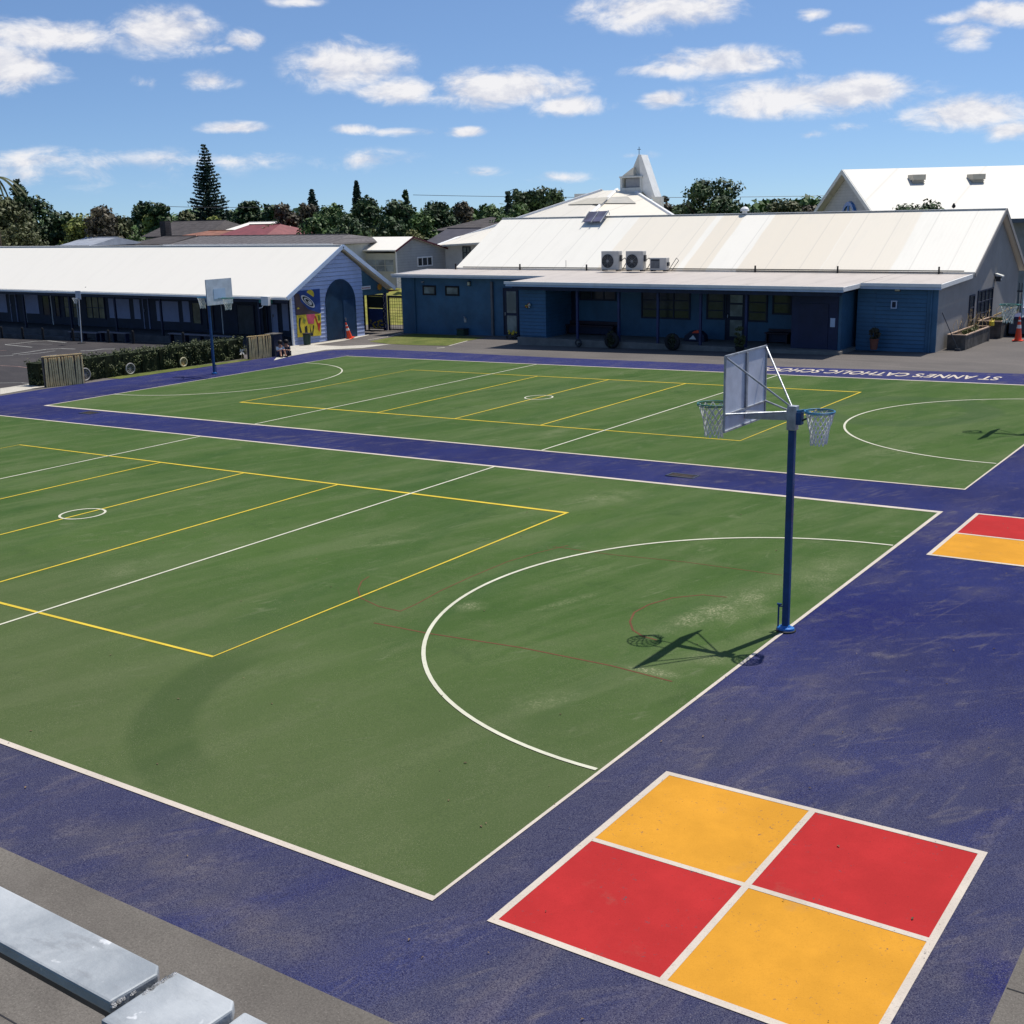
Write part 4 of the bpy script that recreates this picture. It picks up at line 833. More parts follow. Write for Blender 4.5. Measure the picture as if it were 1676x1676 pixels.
# far background mass of woodland, closes the gaps
cs = []; rs = []
g = np.random.default_rng(5)
for i in range(520):
    u = -260+2250*i/520+g.uniform(-4, 4); v = 354+7*math.sin(u*.013)+g.uniform(-5, 10)+(-5 if 400 < u < 760 else 0)-.018*(u-838); D = 170+g.uniform(0, 25)
    for dv in (0, 18, 36): p = AT(u, v+dv, D); cs.append(tuple(p)); rs.append(1.5*g.uniform(.7, 1.3))
o = leaves('distant_woodland', M_leafm, None, cs, rs, 34000, .5, 3); tag(o, kind='stuff')
pine(333, 236, 398, 72, 140, 'tall dark norfolk pine standing high above the other trees', 1, 32)
pine(510, 311, 372, 26, 130, 'small spiky pine rising above the brown-green trees', 2, 16)
pine(583, 297, 352, 17, 125, 'narrow dark conifer poking above the middle clump of trees', 3, 18, 'narrow_conifer')
tree(832, 311, 21, 110, M_pine, 'slim dark cypress left of the flat-topped tree', 4, 'cone', 372, name='cypress')
T = [(-8, 318, 120, 97, M_leafo, 'nearest olive-brown tree at the left edge of the picture', 'round', 410),
 (28, 291, 60, 103, M_leafd, 'dark pointed tree behind the olive tree at the left edge', 'cone', 400), (55, 318, 75, 105, M_leafd, 'dark rounded tree sloping down from the left edge', 'round', 402),
 (97, 345, 60, 110, M_leafd, 'low dark tree between the left edge trees and the yellow-green one', 'round', 385),
 (140, 340, 78, 99, M_leafy, 'yellow-green tree right of the dark left trees', 'round', 402), (165, 334, 60, 95, M_leafb, 'brownish twiggy tree behind the yellow-green one', 'round', 380),
 (188, 350, 66, 98, M_leafo, 'olive tree just right of the yellow-green tree', 'round', 404), (206, 365, 52, 101, M_leafm, 'low mid-green tree above the brown roof', 'round', 404),
 (232, 326, 46, 104, M_leafd, 'dark round tree, left of a pair, between yellow tree and tall pine', 'round', 375), (262, 331, 40, 100, M_leafd, 'dark round tree, right of a pair, left of the tall pine', 'round', 376),
 (245, 346, 20, 100, M_leafy, 'small lime shrub tree in front of the dark pair', 'round', 368), (303, 344, 40, 100, M_leafo, 'olive tree at the left foot of the tall pine', 'round', 376), (347, 352, 42, 100, M_leafy, 'lime-tinged tree at the right foot of the tall pine', 'round', 392),
 (376, 345, 40, 118, M_leafd, 'low dark tree right of the tall pine', 'round', 385), (404, 328, 62, 110, M_leafd, 'broad dark tree with flat top above the red roof', 'round', 386), (440, 334, 34, 108, M_leafd, 'slim dark tree next to the olive-brown one', 'round', 384),
 (467, 332, 44, 104, M_leafb, 'olive-brown dome-shaped tree above the tiled roof end', 'round', 388), (500, 330, 44, 112, M_leafb, 'dark brown tree beneath the small spiky pine', 'round', 386),
 (545, 332, 72, 106, M_leafm, 'mid-green spreading tree left of the narrow conifer', 'round', 392), (598, 319, 56, 100, M_leafd, 'tall rounded dark green tree right of the narrow conifer', 'round', 390), (520, 352, 60, 92, M_leafm, 'low green tree in front of the brown one', 'round', 394), (570, 350, 78, 88, M_leafd, 'low dark broad tree above the long white roof', 'round', 396),
 (650, 322, 66, 108, M_leafd, 'dark tree with raised shoulder in the middle of the row', 'round', 390), (663, 306, 22, 109, M_leafd, 'pointed dark tree top above the row', 'cone', 348), (640, 350, 60, 94, M_leafd, 'dark tree in front of the row beside the pale building', 'round', 392),
 (690, 345, 56, 98, M_leafm, 'green tree just left of the dark hipped roof', 'round', 392), (716, 328, 62, 112, M_leafd, 'rounded dark tree before the bare-topped one', 'round', 388),
 (758, 327, 30, 120, M_leafb, 'thin bare-topped tree above the hipped roof', 'round', 372), (798, 333, 66, 112, M_leafm, 'mid-green wide tree left of the slim cypress', 'round', 376), (822, 345, 50, 104, M_leafm, 'green tree under the slim cypress', 'round', 380),
 (850, 330, 44, 106, M_leafm, 'olive-green tree between cypress and flat-topped tree', 'round', 372), (880, 304, 82, 112, M_leafd, 'broad flat-topped tree left of the church roof', 'umbrella', 350), (905, 335, 70, 118, M_leafm, 'low green tree behind the church roof slope', 'round', 365),
 (1165, 288, 122, 96, M_leafd, 'big dark round tree right of the church spire', 'round', 362), (1118, 330, 60, 98, M_leafd, 'dark lower tree joined to the left of the big round one', 'round', 365), (1090, 318, 24, 104, M_leafb, 'thin bare tree beside the spire fin', 'round', 345),
 (1280, 324, 86, 100, M_leafo, 'low olive domed tree between the big round tree and the far hall', 'round', 360), (1325, 334, 30, 110, M_leafb, 'thin twiggy tree at the far hall gable', 'round', 356), (1228, 338, 50, 112, M_leafd, 'small dark tree right of the big round tree', 'round', 362),
 (1516, 324, 62, 64.5, M_leafd, 'dark leafy tree top in front of the far hall roof, right clump', 'round', 366), (1480, 331, 40, 65, M_leafd, 'dark leafy tree top in front of the far hall roof, left clump', 'round', 366)]
for i, (u, vt, w_, D, mt, lab, shp, vb) in enumerate(T):
    if 225 < u < 450: D *= 1.36
    elif u < 70: D += 8
    tree(u, vt, w_, D, mt, lab, 100+i, shp, vb)
# shrubs between the roofs
for i, (u, vt, w_, D, mt, lab) in enumerate([(168, 372, 66, 97, M_bush, 'yellowish shrub over the left part of the white classroom roof'), (218, 384, 40, 96, M_leafm, 'green shrub in front of the low brown roof'), (440, 366, 34, 99, M_leafm, 'green shrub right of the red roof'),
    (560, 368, 70, 97, M_leafm, 'green bush above the left end of the white house roof'), (620, 372, 72, 97, M_bush, 'reddish green bush above the middle of the white house roof'), (672, 374, 50, 96, M_bush, 'yellow-green bush above the right end of the white house roof'), (30, 362, 80, 97, M_leafo, 'olive shrub at the far left just above the white roof')]):
    tree(u, vt, w_, D, mt, lab, 300+i, 'round', 402, name='garden_shrub', group='shrubs between the roofs', size=.12)['category'] = 'shrub'
# palm fronds at the left edge
t = thing('palm_tree', (*AT(-14, 300, 96)[:2], -1.1), 'arching grey-green palm fronds at the left edge against the sky', 'palm')
pt = AT(-14, 292, 96); m = MB(); m.bar((pt[0], pt[1], -1.2), tuple(pt), .16, 8, .12); m.build('trunk', M_bark, t)
m = MB(); g = random.Random(4)
for i in range(13):
    a = i*.483*2+.2; prev = None
    for s in range(9):
        q = s/8; L = 2.3; p = Vector((pt[0]+math.cos(a)*L*q, pt[1]+math.sin(a)*L*q, pt[2]+1.1*q-2.3*q*q))
        if prev is not None:
            sd_ = Vector((-math.sin(a), math.cos(a), 0))*.16*(1-q*.6)
            m.add([prev-sd_+Vector((0, 0, -.10)), prev, p, p-sd_+Vector((0, 0, -.10))], [(0, 1, 2, 3)]); m.add([prev+sd_+Vector((0, 0, -.10)), prev, p, p+sd_+Vector((0, 0, -.10))], [(0, 1, 2, 3)])
        prev = p
m.build('frond', M_leafo, t)
# power line
t = thing('power_line', (-60, 120, 6), 'thin overhead power line crossing the sky above the trees', 'power line')
def wire(u0, v0, u1, v1, D, sag):
    a = Vector(AT(u0, v0, D)); b = Vector(AT(u1, v1, D)); pts = [a.lerp(b, i/24)-Vector((0, 0, sag*4*(i/24)*(1-i/24))) for i in range(25)]
    MB().path(pts, .022, 4).build('wire', M_dark, t)
wire(676, 319, 1440, 318.5, 118, .25); wire(262, 337.5, 470, 338, 118, .1)
# hedge
hd = thing('hedge', (-35.2, 26, gz(-35)), 'long low clipped hedge along the blue strip, between the timber screens', 'hedge')
cs = []; rs = []; g = np.random.default_rng(9)
def hx(y): return np.interp(y, [19.5, 21.8, 24, 27, 30.4], [-35.9, -35.15, -35.1, -34.95, -34.75])
for i in range(900):
    y = g.uniform(20.55, 30.6); x = hx(y)-g.uniform(0.05, .95); z = gz(x)+g.uniform(.05, .92)
    cs.append((x, y, z)); rs.append(.16)
leaves('foliage', M_hedge, hd, cs, rs, 42000, .034, 12, 1.0)
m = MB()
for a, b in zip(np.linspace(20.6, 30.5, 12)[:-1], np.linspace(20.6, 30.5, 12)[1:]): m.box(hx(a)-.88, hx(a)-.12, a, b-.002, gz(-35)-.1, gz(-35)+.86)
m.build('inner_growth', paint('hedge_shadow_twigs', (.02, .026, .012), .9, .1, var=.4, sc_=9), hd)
cs = [(-36.2+g.uniform(-.35, .35), 19.9+g.uniform(-.5, .7), gz(-36)+g.uniform(.1, .95)) for i in range(90)]

# ================================================================== OBJECTS
def net(m, c, r, L, n=14, rows=6, rb=.52, th=.006, seed=1):
    """knotted cord net hanging from a ring"""
    g = random.Random(seed); P_ = []
    for j in range(rows+1):
        q = j/rows; rr_ = r*(1-(1-rb)*min(1, q*1.25)**.8)*(1+.03*g.uniform(-1, 1)); row = []
        for i in range(n):
            t = 2*math.pi*(i+.5*(j % 2))/n; k = rr_*(1+g.uniform(-.05, .05)); row.append(Vector((c[0]+k*math.cos(t), c[1]+k*math.sin(t), c[2]-L*q+g.uniform(-.008, .008)-(.04*g.random() if j == rows else 0))))
        P_.append(row)
    for j in range(rows):
        for i in range(n):
            a = P_[j][i]; k = i if j % 2 == 0 else (i+1) % n; k2 = (i-1) % n if j % 2 == 0 else i
            m.bar(a, P_[j+1][k], th, 4); m.bar(a, P_[j+1][k2], th, 4)
def goal_post(loc, label):
    t = thing('goal_post', loc, label, 'goal post', 'blue goal posts with steel backboards'); X, Y, Z = loc
    V = lambda x, y, z: Vector((X+x, Y+y, Z+z))
    p = B('pole', M_polebl, t, (X-.044, X+.044, Y-.042, Y+.042, Z+.03, Z+2.86), bevel=.012)
    MB().lathe((X, Y, Z), [(.10, 0), (.125, .02), (.12, .05), (.075, .06), (.065, .08)], 20, 1, .8).build('base_collar', M_brbl, t, smooth=False)
    MB().lathe((X+.01, Y-.01, Z-.002), [(.135, 0), (.135, .022), (.10, .025)], 20).build('base_plate', M_black, t)
    m = MB(); m.bar(V(-.10, -.02, .05), V(-.10, -.02, .36), .012, 8); m.bar(V(-.10, -.02, .34), V(-.05, 0, .34), .01, 6); m.bar(V(-.12, -.02, .37), V(-.06, -.02, .37), .016, 8); m.build('latch', M_polebl, t)
    B('sleeve', M_galv, t, (X-.062, X+.062, Y-.058, Y+.058, Z+2.78, Z+3.10), bevel=.008)
    arm = MB().beam(V(-.063, 0, 2.955), V(-.66, 0, 2.93), .07, .10).build('arm', M_galv, t, bevel=.004)
    # backboard: folded aluminium sheet in a light tube frame, facing -x
    bx, y0, y1, z0, z1 = -.68, -.66, .66, 2.80, 3.78
    bd = B('backboard', M_alu, t, (X+bx-.006, X+bx+.006, Y+y0, Y+y1, Z+z0, Z+z1))
    m = MB(); rr_ = .012
    for a, b in (((bx+.012, y0, z0), (bx+.012, y1, z0)), ((bx+.012, y0, z1), (bx+.012, y1, z1)), ((bx+.012, y0, z0), (bx+.012, y0, z1)), ((bx+.012, y1, z0), (bx+.012, y1, z1)), ((bx+.016, y0, 3.02), (bx+.016, y1, 3.02)), ((bx+.014, 0, 3.03), (bx+.014, 0, z1))): m.beam(V(*a), V(*b), .022, .022)
    m.build('edge_frame', M_galv, bd)
    m = MB()
    for a, b in (((bx+.02, y0+.02, z1-.02), (-.03, -.02, 3.09)), ((bx+.02, y1-.02, z1-.02), (-.03, .02, 3.09)), ((bx+.02, y0+.02, 3.03), (-.06, -.04, 3.02)), ((bx+.02, y1-.02, 3.03), (-.06, .04, 3.02))): m.bar(V(*a), V(*b), .013, 8)
    m.build('brace', M_galv, t)
    MB().beam(V(bx+.03, 0, 3.03), V(bx+.03, 0, 3.76), .006, .05).build('centre_rib', M_galv, bd)
    B('target_plate', M_fascia, bd, (X+bx-.016, X+bx-.008, Y-.30, Y+.30, Z+3.02, Z+3.42))
    # board-side ring (green) and far ring (blue)
    m = MB(); cx = bx-.44; m.ring(V(cx, 0, 3.05), .225, .010, 36); m.ring(V(cx, 0, 3.028), .225, .007, 36); m.bar(V(bx-.006, -.1, 3.05), V(cx+.19, -.11, 3.05), .012); m.bar(V(bx-.006, .1, 3.05), V(cx+.19, .11, 3.05), .012); r1 = m.build('basket_ring', M_ringg, t)
    m = MB(); net(m, (X+cx, Y, Z+3.03), .215, .42, 12, 6, .55, .0085, 3); m.build('net', M_net, r1)
    m = MB(); m.beam(V(.063, 0, 3.03), V(.16, 0, 3.05), .05, .028); r2x = .36; m.ring(V(r2x, 0, 3.05), .19, .011, 36); m.ring(V(r2x, 0, 3.03), .178, .006, 36); m.bar(V(.10, 0, 3.04), V(.20, 0, 3.045), .013); r2 = m.build('netball_ring', M_ringb, t)
    B('ring_bracket', M_polebl, r2, (X+.063, X+.13, Y-.05, Y+.05, Z+2.86, Z+3.02)); m = MB(); m.bar(V(.10, 0, 2.90), V(.22, 0, 2.96), .012, 6); m.bar(V(.22, 0, 2.96), V(.30, 0, 3.02), .012, 6); m.build('ring_stay', M_dark, r2)
    m = MB(); net(m, (X+r2x, Y, Z+3.03), .18, .40, 14, 7, .58, .0085, 5); m.build('net', M_net, r2)
    return t
gp = goal_post((0, 7.76, gz(0)), 'tall blue goal post nearest the camera, its shadow on the green court')
def copy_tree(o, parent=None):
    c = o.copy(); COL.objects.link(c); c.parent = parent
    for ch_ in list(o.children): copy_tree(ch_, c)
    return c
g2 = copy_tree(gp); g2.location = (-31.6, 25.8, gz(-31.6)); g2.rotation_euler.z = R(180); g2['label'] = 'blue goal post in front of the hedge, at the left end of the far court'
g3 = copy_tree(gp); g3.location = (-.1, 25.1, gz(0)); g3['label'] = 'partly cropped goal post at the right picture edge, only ring and net showing'

# --- foreground handrail: galvanised flat bars end to end, on posts
M_rail = None
def rail_mat():
    t = NT('weathered_galvanised_rail'); p = t.obj(); n = t.noise(p, 7, 8, .65, .6); n2 = t.noise(t.mapv(p, scale=(1, 3, 1)), 16, 6, .7)
    v = t.N('ShaderNodeTexVoronoi'); t.l.new(p, v.inputs['Vector']); v.inputs['Scale'].default_value = 26
    c = t.mix(t.rng(n, .35, .68), (.22, .24, .255), (.38, .40, .41)); c = t.mix(t.rng(n2, .56, .70, 0, .7), c, (.20, .21, .22)); c = t.mix(t.rng(t.noise(p, 3.2, 6, .7), .45, .62, 0, .5), c, (.46, .48, .49)); c = t.mix(t.rng(v.outputs['Distance'], .1, .6, 0, .2), c, (.34, .37, .39))
    c = t.mix(t.rng(t.noise(p, 31, 3), .66, .72, 0, .5), c, (.8, .8, .8))
    t.bump(t.math('ADD', n2, t.noise(p, 60, 4)), .35, .003); return t.fin(c, t.rng(n, .3, .7, .5, .8), .4, .12)
M_rail = rail_mat()
M_weld = paint('weld_spatter', (.75, .74, .70), .5, .4, metal=.2, var=.5, sc_=60, bump=1.0)
hr = thing('handrail', (4.0, -6.29, 0), 'galvanised steel handrail in the foreground, flat bars with gaps on posts', 'handrail')
def rail_piece(x0, x1, y0, y1, z, skew=0.012):
    m = MB(); m.prism([(x0, y1, z), (x1-.0, y1, z), (x1+skew, y1-.012, z), (x1+skew*.6, y0, z), (x0, y0, z)], (0, 0, -.016)); o = m.build('rail_bar', M_rail, hr, bevel=.003)
    for p_ in o.data.polygons: p_.use_smooth = False
    return o
rail_piece(1.0, 4.778, -6.322, -6.250, 4.85); rail_piece(4.800, 4.895, -6.345, -6.246, 4.849, .010); rail_piece(4.915, 6.6, -6.345, -6.250, 4.846)
g = random.Random(2)
def weld(x, y0, y1, z):
    m = MB(); n = 18
    for i in range(n):
        y = y0+(y1-y0)*i/(n-1); m.lathe((x+g.uniform(-.002, .002), y, z-.006), [(.0015, -.002), (.0032*g.uniform(.7, 1.3), .001), (.0028, .004), (.0008, .006)], 6)
    m.build('weld_bead', M_weld, hr)
weld(4.784, -6.318, -6.262, 4.848); weld(4.803, -6.292, -6.25, 4.851)
B('under_bar', M_dark, hr, (1.0, 4.75, -6.300, -6.272, 4.80, 4.833)); B('under_bar', M_dark, hr, (4.93, 6.6, -6.300, -6.272, 4.80, 4.829))
for x in (2.0, 5.3): B('rail_post', M_galv, hr, (x-.03, x+.03, -6.32, -6.26, gz(x)-.05, 4.80))
B('connector', M_dark, hr, (4.74, 4.93, -6.30, -6.275, 4.775, 4.80))

# --- timber screens, wheels and ornaments on the hedge
def screen(p, q, h, label, n):
    a = Vector((p[0], p[1], gz(p[0]))); b = Vector((q[0], q[1], gz(q[0]))); d = (b-a); L = d.length; d.normalize(); nn = Vector((d.y, -d.x, 0)); t = thing('timber_screen', (a+b)/2, label, 'screen', 'timber screens at the hedge ends'); g = random.Random(n)
    m = MB()
    for i in range(n):
        s = L*(i+.5)/n+g.uniform(-.012, .012); k = g.uniform(-.05, .05); r = L/n*.44
        m.path([a+d*s+nn*.02, a+d*(s+k*.5)+Vector((0, 0, h*.4))+nn*.03, a+d*(s+k)+Vector((0, 0, h*.95))+nn*.02], r, 6)
    m.build('slats', M_timber, t)
    MB().beam(a+Vector((0, 0, h))-nn*.02-d*.03, b+Vector((0, 0, h))-nn*.02+d*.03, .05, .04).build('top_rail', M_timber, t)
    for k in (a, b): MB().beam(k+Vector((0, 0, -.02))-nn*.05, k+Vector((0, 0, h-.022))-nn*.05, .07, .07).build('post', M_timberd, t)
    m = MB(); m.prism([a-nn*.025, b-nn*.025, b-nn*.025+Vector((0, 0, h-.03)), a-nn*.025+Vector((0, 0, h-.03))], -nn*.012); m.build('backing', M_timberd, t)
screen(G(75.5, 634), G(138, 627.5), 1.16, 'pale split-timber screen at the near left end of the hedge', 19)
screen(G(408, 588.5), G(444, 584.5), 1.0, 'pale slatted timber screen at the far end of the hedge, by the seated children', 17)
x, y = G(450, 583.5); t = thing('dark_post_box', (x, y, gz(x)), 'dark upright box joined to the far timber screen', 'box'); B('panel', M_navyd, t, (x-.5, x+.03, y-.02, y+.5, gz(x), gz(x)+.98)); B('cap', M_timberd, t, (x-.53, x+.06, y-.05, y+.53, gz(x)+.982, gz(x)+1.01))
M_ringw = paint('grey_cane', (.32, .31, .29), .7, var=.2); M_ringy = paint('cream_painted_tyre', (.52, .47, .30), .6, var=.15)
def hoop(u, v, r, mat, label, spokes, vr=1.12):
    p = Vector((*G(u, v+8), 0)); x = hx(p.y)+.07; y = p.y; z = gz(x)+r+.05; t = thing('hoop_ornament', (x, y, z), label, 'ornament', 'round hoops leaning on the hedge')
    m = MB(); m.ring((x, y, z), r, .028, 28, 8, 0); m.build('rim', mat, t)
    m = MB(); g = random.Random(int(u))
    for i in range(spokes):
        a = R(180*i/spokes+g.uniform(-6, 6)); m.bar((x, y+r*math.cos(a), z+r*math.sin(a)), (x, y-r*math.cos(a), z-r*math.sin(a)), .006, 4)
    for k in (.35, .66): m.ring((x, y, z), r*k, .006, 18, 4, 0)
    m.build('weave', mat if spokes > 4 else M_timber, t)
hoop(162, 618, .235, M_ringw, 'grey woven hoop low on the hedge, nearest the timber screen', 12)
hoop(235.5, 607, .21, M_ringw, 'grey wheel-like hoop on the middle of the hedge', 5)
hoop(314, 594, .18, M_ringy, 'thick cream hoop on the hedge, left of the goal post', 3)
p = G(375, 587); x = hx(p[1])+.1; t = thing('windmill_ornament', (x, p[1], gz(x)), 'white toy windmill with folded blades stuck in the hedge right of the goal post', 'ornament')
z = gz(x)+.33; MB().bar((x, p[1], gz(x)), (x, p[1], z), .012).build('stick', M_timber, t); m = MB()
for i in range(4):
    a = R(30+90*i); b_ = a+R(50); m.prism([(x+.01, p[1], z), (x+.05, p[1]+.2*math.cos(a), z+.2*math.sin(a)), (x+.02, p[1]+.12*math.cos(b_), z+.12*math.sin(b_))], (.012, 0, 0))
m.build('blades', M_white, t)

# --- seated children
def child(loc, face, shirt, legs, label, seed):
    X, Y, Z = loc; t = thing('person', loc, label, 'person'); ca, sa = math.cos(face), math.sin(face)
    L = lambda f, s, z: (X+f*ca-s*sa, Y+f*sa+s*ca, Z+z)
    def skin(name, pts, edges, rad, mat, parent, root=0):
        o0 = wloc(parent); me = bpy.data.meshes.new(name); me.from_pydata([tuple(Vector(p)-o0) for p in pts], edges, []); o = link(name, me, None, parent)
        md = o.modifiers.new('s', 'SKIN'); md.use_smooth_shade = True
        for i, r in enumerate(rad): me.skin_vertices[0].data[i].radius = (r, r)
        me.skin_vertices[0].data[root].use_root = True; o.modifiers.new('d', 'SUBSURF').levels = 1; o.modifiers['d'].render_levels = 2
        bpy.context.view_layer.update(); dg = bpy.context.evaluated_depsgraph_get(); m2 = bpy.data.meshes.new_from_object(o.evaluated_get(dg)); o.modifiers.clear(); o.data = m2; m2.materials.clear(); m2.materials.append(mat)
        for p in m2.polygons: p.use_smooth = True
        return o
    pts = [L(0, 0, .11), L(.03, 0, .27), L(.05, 0, .43), L(.07, 0, .50), L(.09, 0, .60), L(.10, 0, .69),
           L(.02, .08, .11), L(.26, .10, .33), L(.40, .11, .07), L(.50, .12, .035), L(.02, -.08, .11), L(.27, -.10, .32), L(.42, -.11, .07), L(.52, -.12, .035),
           L(.05, .13, .42), L(.14, .19, .27), L(.29, .12, .30), L(.35, .08, .31), L(.05, -.13, .42), L(.15, -.19, .27), L(.30, -.11, .31), L(.36, -.07, .32)]
    ed = [(0, 1), (1, 2), (2, 3), (3, 4), (4, 5), (0, 6), (6, 7), (7, 8), (8, 9), (0, 10), (10, 11), (11, 12), (12, 13), (2, 14), (14, 15), (15, 16), (16, 17), (2, 18), (18, 19), (19, 20), (20, 21)]
    rad = [.10, .10, .09, .042, .085, .07, .075, .052, .034, .03, .075, .052, .034, .03, .045, .033, .026, .022, .045, .033, .026, .022]
    body = skin('body', pts, ed, rad, M_skin, t)
    pick = [0, 1, 2, 14, 15, 18, 19]; idx = {k: i for i, k in enumerate(pick)}
    skin('shirt', [pts[k] for k in pick], [(idx[a], idx[b]) for a, b in ed if a in idx and b in idx], [rad[k]*1.22 for k in pick], shirt, t)
    pick = [0, 6, 7, 10, 11]+([8, 12] if legs is not M_navy else []); idx = {k: i for i, k in enumerate(pick)}
    skin('trousers', [pts[k] for k in pick], [(idx[a], idx[b]) for a, b in ed if a in idx and b in idx], [rad[k]*1.2 for k in pick], legs, t)
    m = MB(); c = L(.075, 0, .655); m.lathe((c[0], c[1], c[2]), [(.09, -.08), (.105, -.02), (.10, .04), (.07, .08), (.02, .10)], 14); m.build('hair', M_hair, t, smooth=True)
    m = MB()
    for k in (9, 13): q = pts[k]; m.lathe((q[0], q[1], Z), [(.045, 0), (.05, .03), (.035, .065), (.012, .075)], 12, 1.3, 1.0)
    m.build('shoe', M_black, t)
    return t
x, y = G(459, 583.5); child((x, y, gz(x)), R(-25), paint('child_white_shirt', (.7, .7, .68), .8), M_navy, 'seated child with brown hair and white top beside the timber screen', 1)
x, y = G(471, 582.5); child((x, y, gz(x)), R(-70), paint('child_dark_top', (.02, .022, .04), .8), paint('child_dark_trousers', (.015, .017, .03), .8), 'seated child in dark clothes, right of the one in white', 2)

# --- classroom corner things
def onwallx(u, v, X): return PX(u, v, X)
x, z = PY(435, 492, 34.7); t = thing('wall_box', (x, 34.7, z), 'white utility box under the classroom eave beside the goal post', 'utility box')
x0, x1, z0, z1 = rr(428.5, 485, 441, 500, 34.7); B('housing', M_white, t, (x0, x1, 34.62, 34.80, z0, z1), bevel=.02); MB().path([(x0+.05, 34.7, z0), (x0-.02, 34.68, z0-.10), (x0-.20, 34.66, z0-.14)], .022, 8).build('curved_pipe', M_white, t)
x, y = G(134, 562); t = thing('small_hoop_stand', (x, y, gz(x)), 'small white practice hoop on a thin pole before the veranda', 'hoop stand')
z0 = PY(128, 490, y)[1]; z1 = PY(128, 476, y)[1]; xh = PY(128, 480, y)[0]
MB().bar((x, y, gz(x)), (xh, y, z0+.05), .025, 8).build('pole', M_white, t); B('backboard', paint('frosted_board', (.45, .47, .52), .5), t, (xh-.22, xh+.22, y-.03, y-.01, z0, z1)); m = MB(); m.ring((xh, y-.22, z0+.08), .16, .012, 20, 6); m.build('ring', M_galv, t); m = MB(); net(m, (xh, y-.22, z0+.08), .155, .26, 10, 4, .5, .008, 8); m.build('net', M_net, t); MB().lathe((x, y, gz(x)), [(.22, 0), (.22, .03), (.05, .06)], 14).build('base', M_black, t)
x, y = G(135, 552); t = thing('seagull', (x, y, gz(x)), 'white bird standing in the veranda shade below the small hoop', 'bird')
m = MB(); m.lathe((x, y, gz(x)+.12), [(.02, -.02), (.075, .02), (.08, .08), (.05, .14), (.035, .18), (.045, .22), (.02, .26)], 10, 1.3, .8); m.build('body', M_white, t, smooth=True); m = MB(); m.bar((x-.02, y, gz(x)), (x-.02, y, gz(x)+.13), .008); m.bar((x+.03, y, gz(x)), (x+.03, y, gz(x)+.13), .008); m.build('leg', M_cone, t)
x, y = G(503, 564.5); t = thing('litter_bin', (x, y, gz(x)), 'small dark green litter bin below the yellow mural', 'bin'); m = MB(); m.lathe((x, y, gz(x)), [(.14, 0), (.17, .02), (.19, .50), (.20, .52), (.17, .53)], 16); m.build('body', paint('bin_green', (.012, .04, .03), .5), t); MB().lathe((x, y, gz(x)+.53), [(.205, 0), (.2, .04), (.08, .07)], 16).build('lid', M_black, t)
def cone(x, y, z, label, h=.75, lean=(0, 0)):
    t = thing('traffic_cone', (x, y, z), label, 'traffic cone', 'orange traffic cones')
    B('base', M_cone, t, (x-.2, x+.2, y-.2, y+.2, z+.005, z+.04), bevel=.01); m = MB(); m.lathe((x, y, z), [(.145, .04), (.035, h*.96), (.02, h)], 20); m.build('body', M_cone, t, smooth=False)
    f = lambda q: .145+(.035-.145)*(q-.04)/(h*.96-.04); m = MB(); m.lathe((x, y, z), [(f(h*.52)+.004, h*.52), (f(h*.66)+.004, h*.66)], 20); m.lathe((x, y, z), [(f(h*.80)+.003, h*.80), (f(h*.86)+.003, h*.86)], 20); m.build('band', M_conew, t); t.rotation_euler = (lean[0], lean[1], 0)
    return t
x, y = -36.2, 39.0; cone(x, y, gz(x)+.01, 'tall orange traffic cone leaning at the arched door', .85, (R(14), R(-3)))
x, y = G(1666, 558); cone(x, y, gz(x), 'orange traffic cone with white band by the planters at the right edge', 1.0)
# murals on the gable
XM = XG+.045
def mural(c4, label, bg, name='mural_board'):
    pts = [PX(u, v, XM) for u, v in c4]; t = thing(name, (XM, pts[0][0], pts[0][1]), label, 'mural'); MB().prism([(XM, a, b) for a, b in pts], (.03, 0, 0)).build('board', bg, t)
    def shape(poly, mat, nm, lift):
        q = []
        for a, b in poly:
            tl, tr, br, bl = pts; top = (tl[0]+(tr[0]-tl[0])*a, tl[1]+(tr[1]-tl[1])*a); bot = (bl[0]+(br[0]-bl[0])*a, bl[1]+(br[1]-bl[1])*a); q.append((XM+.03, top[0]+(bot[0]-top[0])*b, top[1]+(bot[1]-top[1])*b))
        MB().prism(q, (lift, 0, 0)).build(nm, mat, t)
    return t, shape
M_mb = paint('mural_blue', (.02, .055, .22), .6, var=.15); M_mbr = paint('mural_brown', (.075, .05, .055), .7, var=.2); M_mw = paint('mural_white', (.62, .62, .60), .6, var=.1); M_mp = paint('mural_pink', (.55, .09, .14), .6, var=.2); M_mr = paint('mural_red', (.42, .04, .03), .6, var=.2); M_mk = paint('mural_black', (.02, .025, .03), .6, var=.2)
t, sh = mural([(481, 477), (522.5, 472.5), (524.5, 512), (484, 516)], 'blue and brown mural board with white leaf and yellow half moon, upper of two', M_mb)
sh([(0, 0.08), (.18, .12), (.22, .45), (.5, .8), (.95, 1), (0, 1)], M_mbr, 'brown_field', .004)
def leafpts(s=1.0, cx=.5, cy=.47, a=R(48), L=.36, w=.13): return [(cx+s*(L*math.cos(q)*math.cos(a)-w*math.sin(q)*math.sin(a)), cy+s*(L*math.cos(q)*math.sin(a)+w*math.sin(q)*math.cos(a))) for q in [2*math.pi*i/24 for i in range(24)]]
sh(leafpts(), M_mw, 'white_leaf', .008); sh(leafpts(.80), M_mk, 'leaf_inner', .010); sh(leafpts(.58), M_mw, 'leaf_curl', .012); sh(leafpts(.40), M_mk, 'leaf_core', .014); sh(leafpts(.22, .55, .52), M_mw, 'leaf_eye', .016)
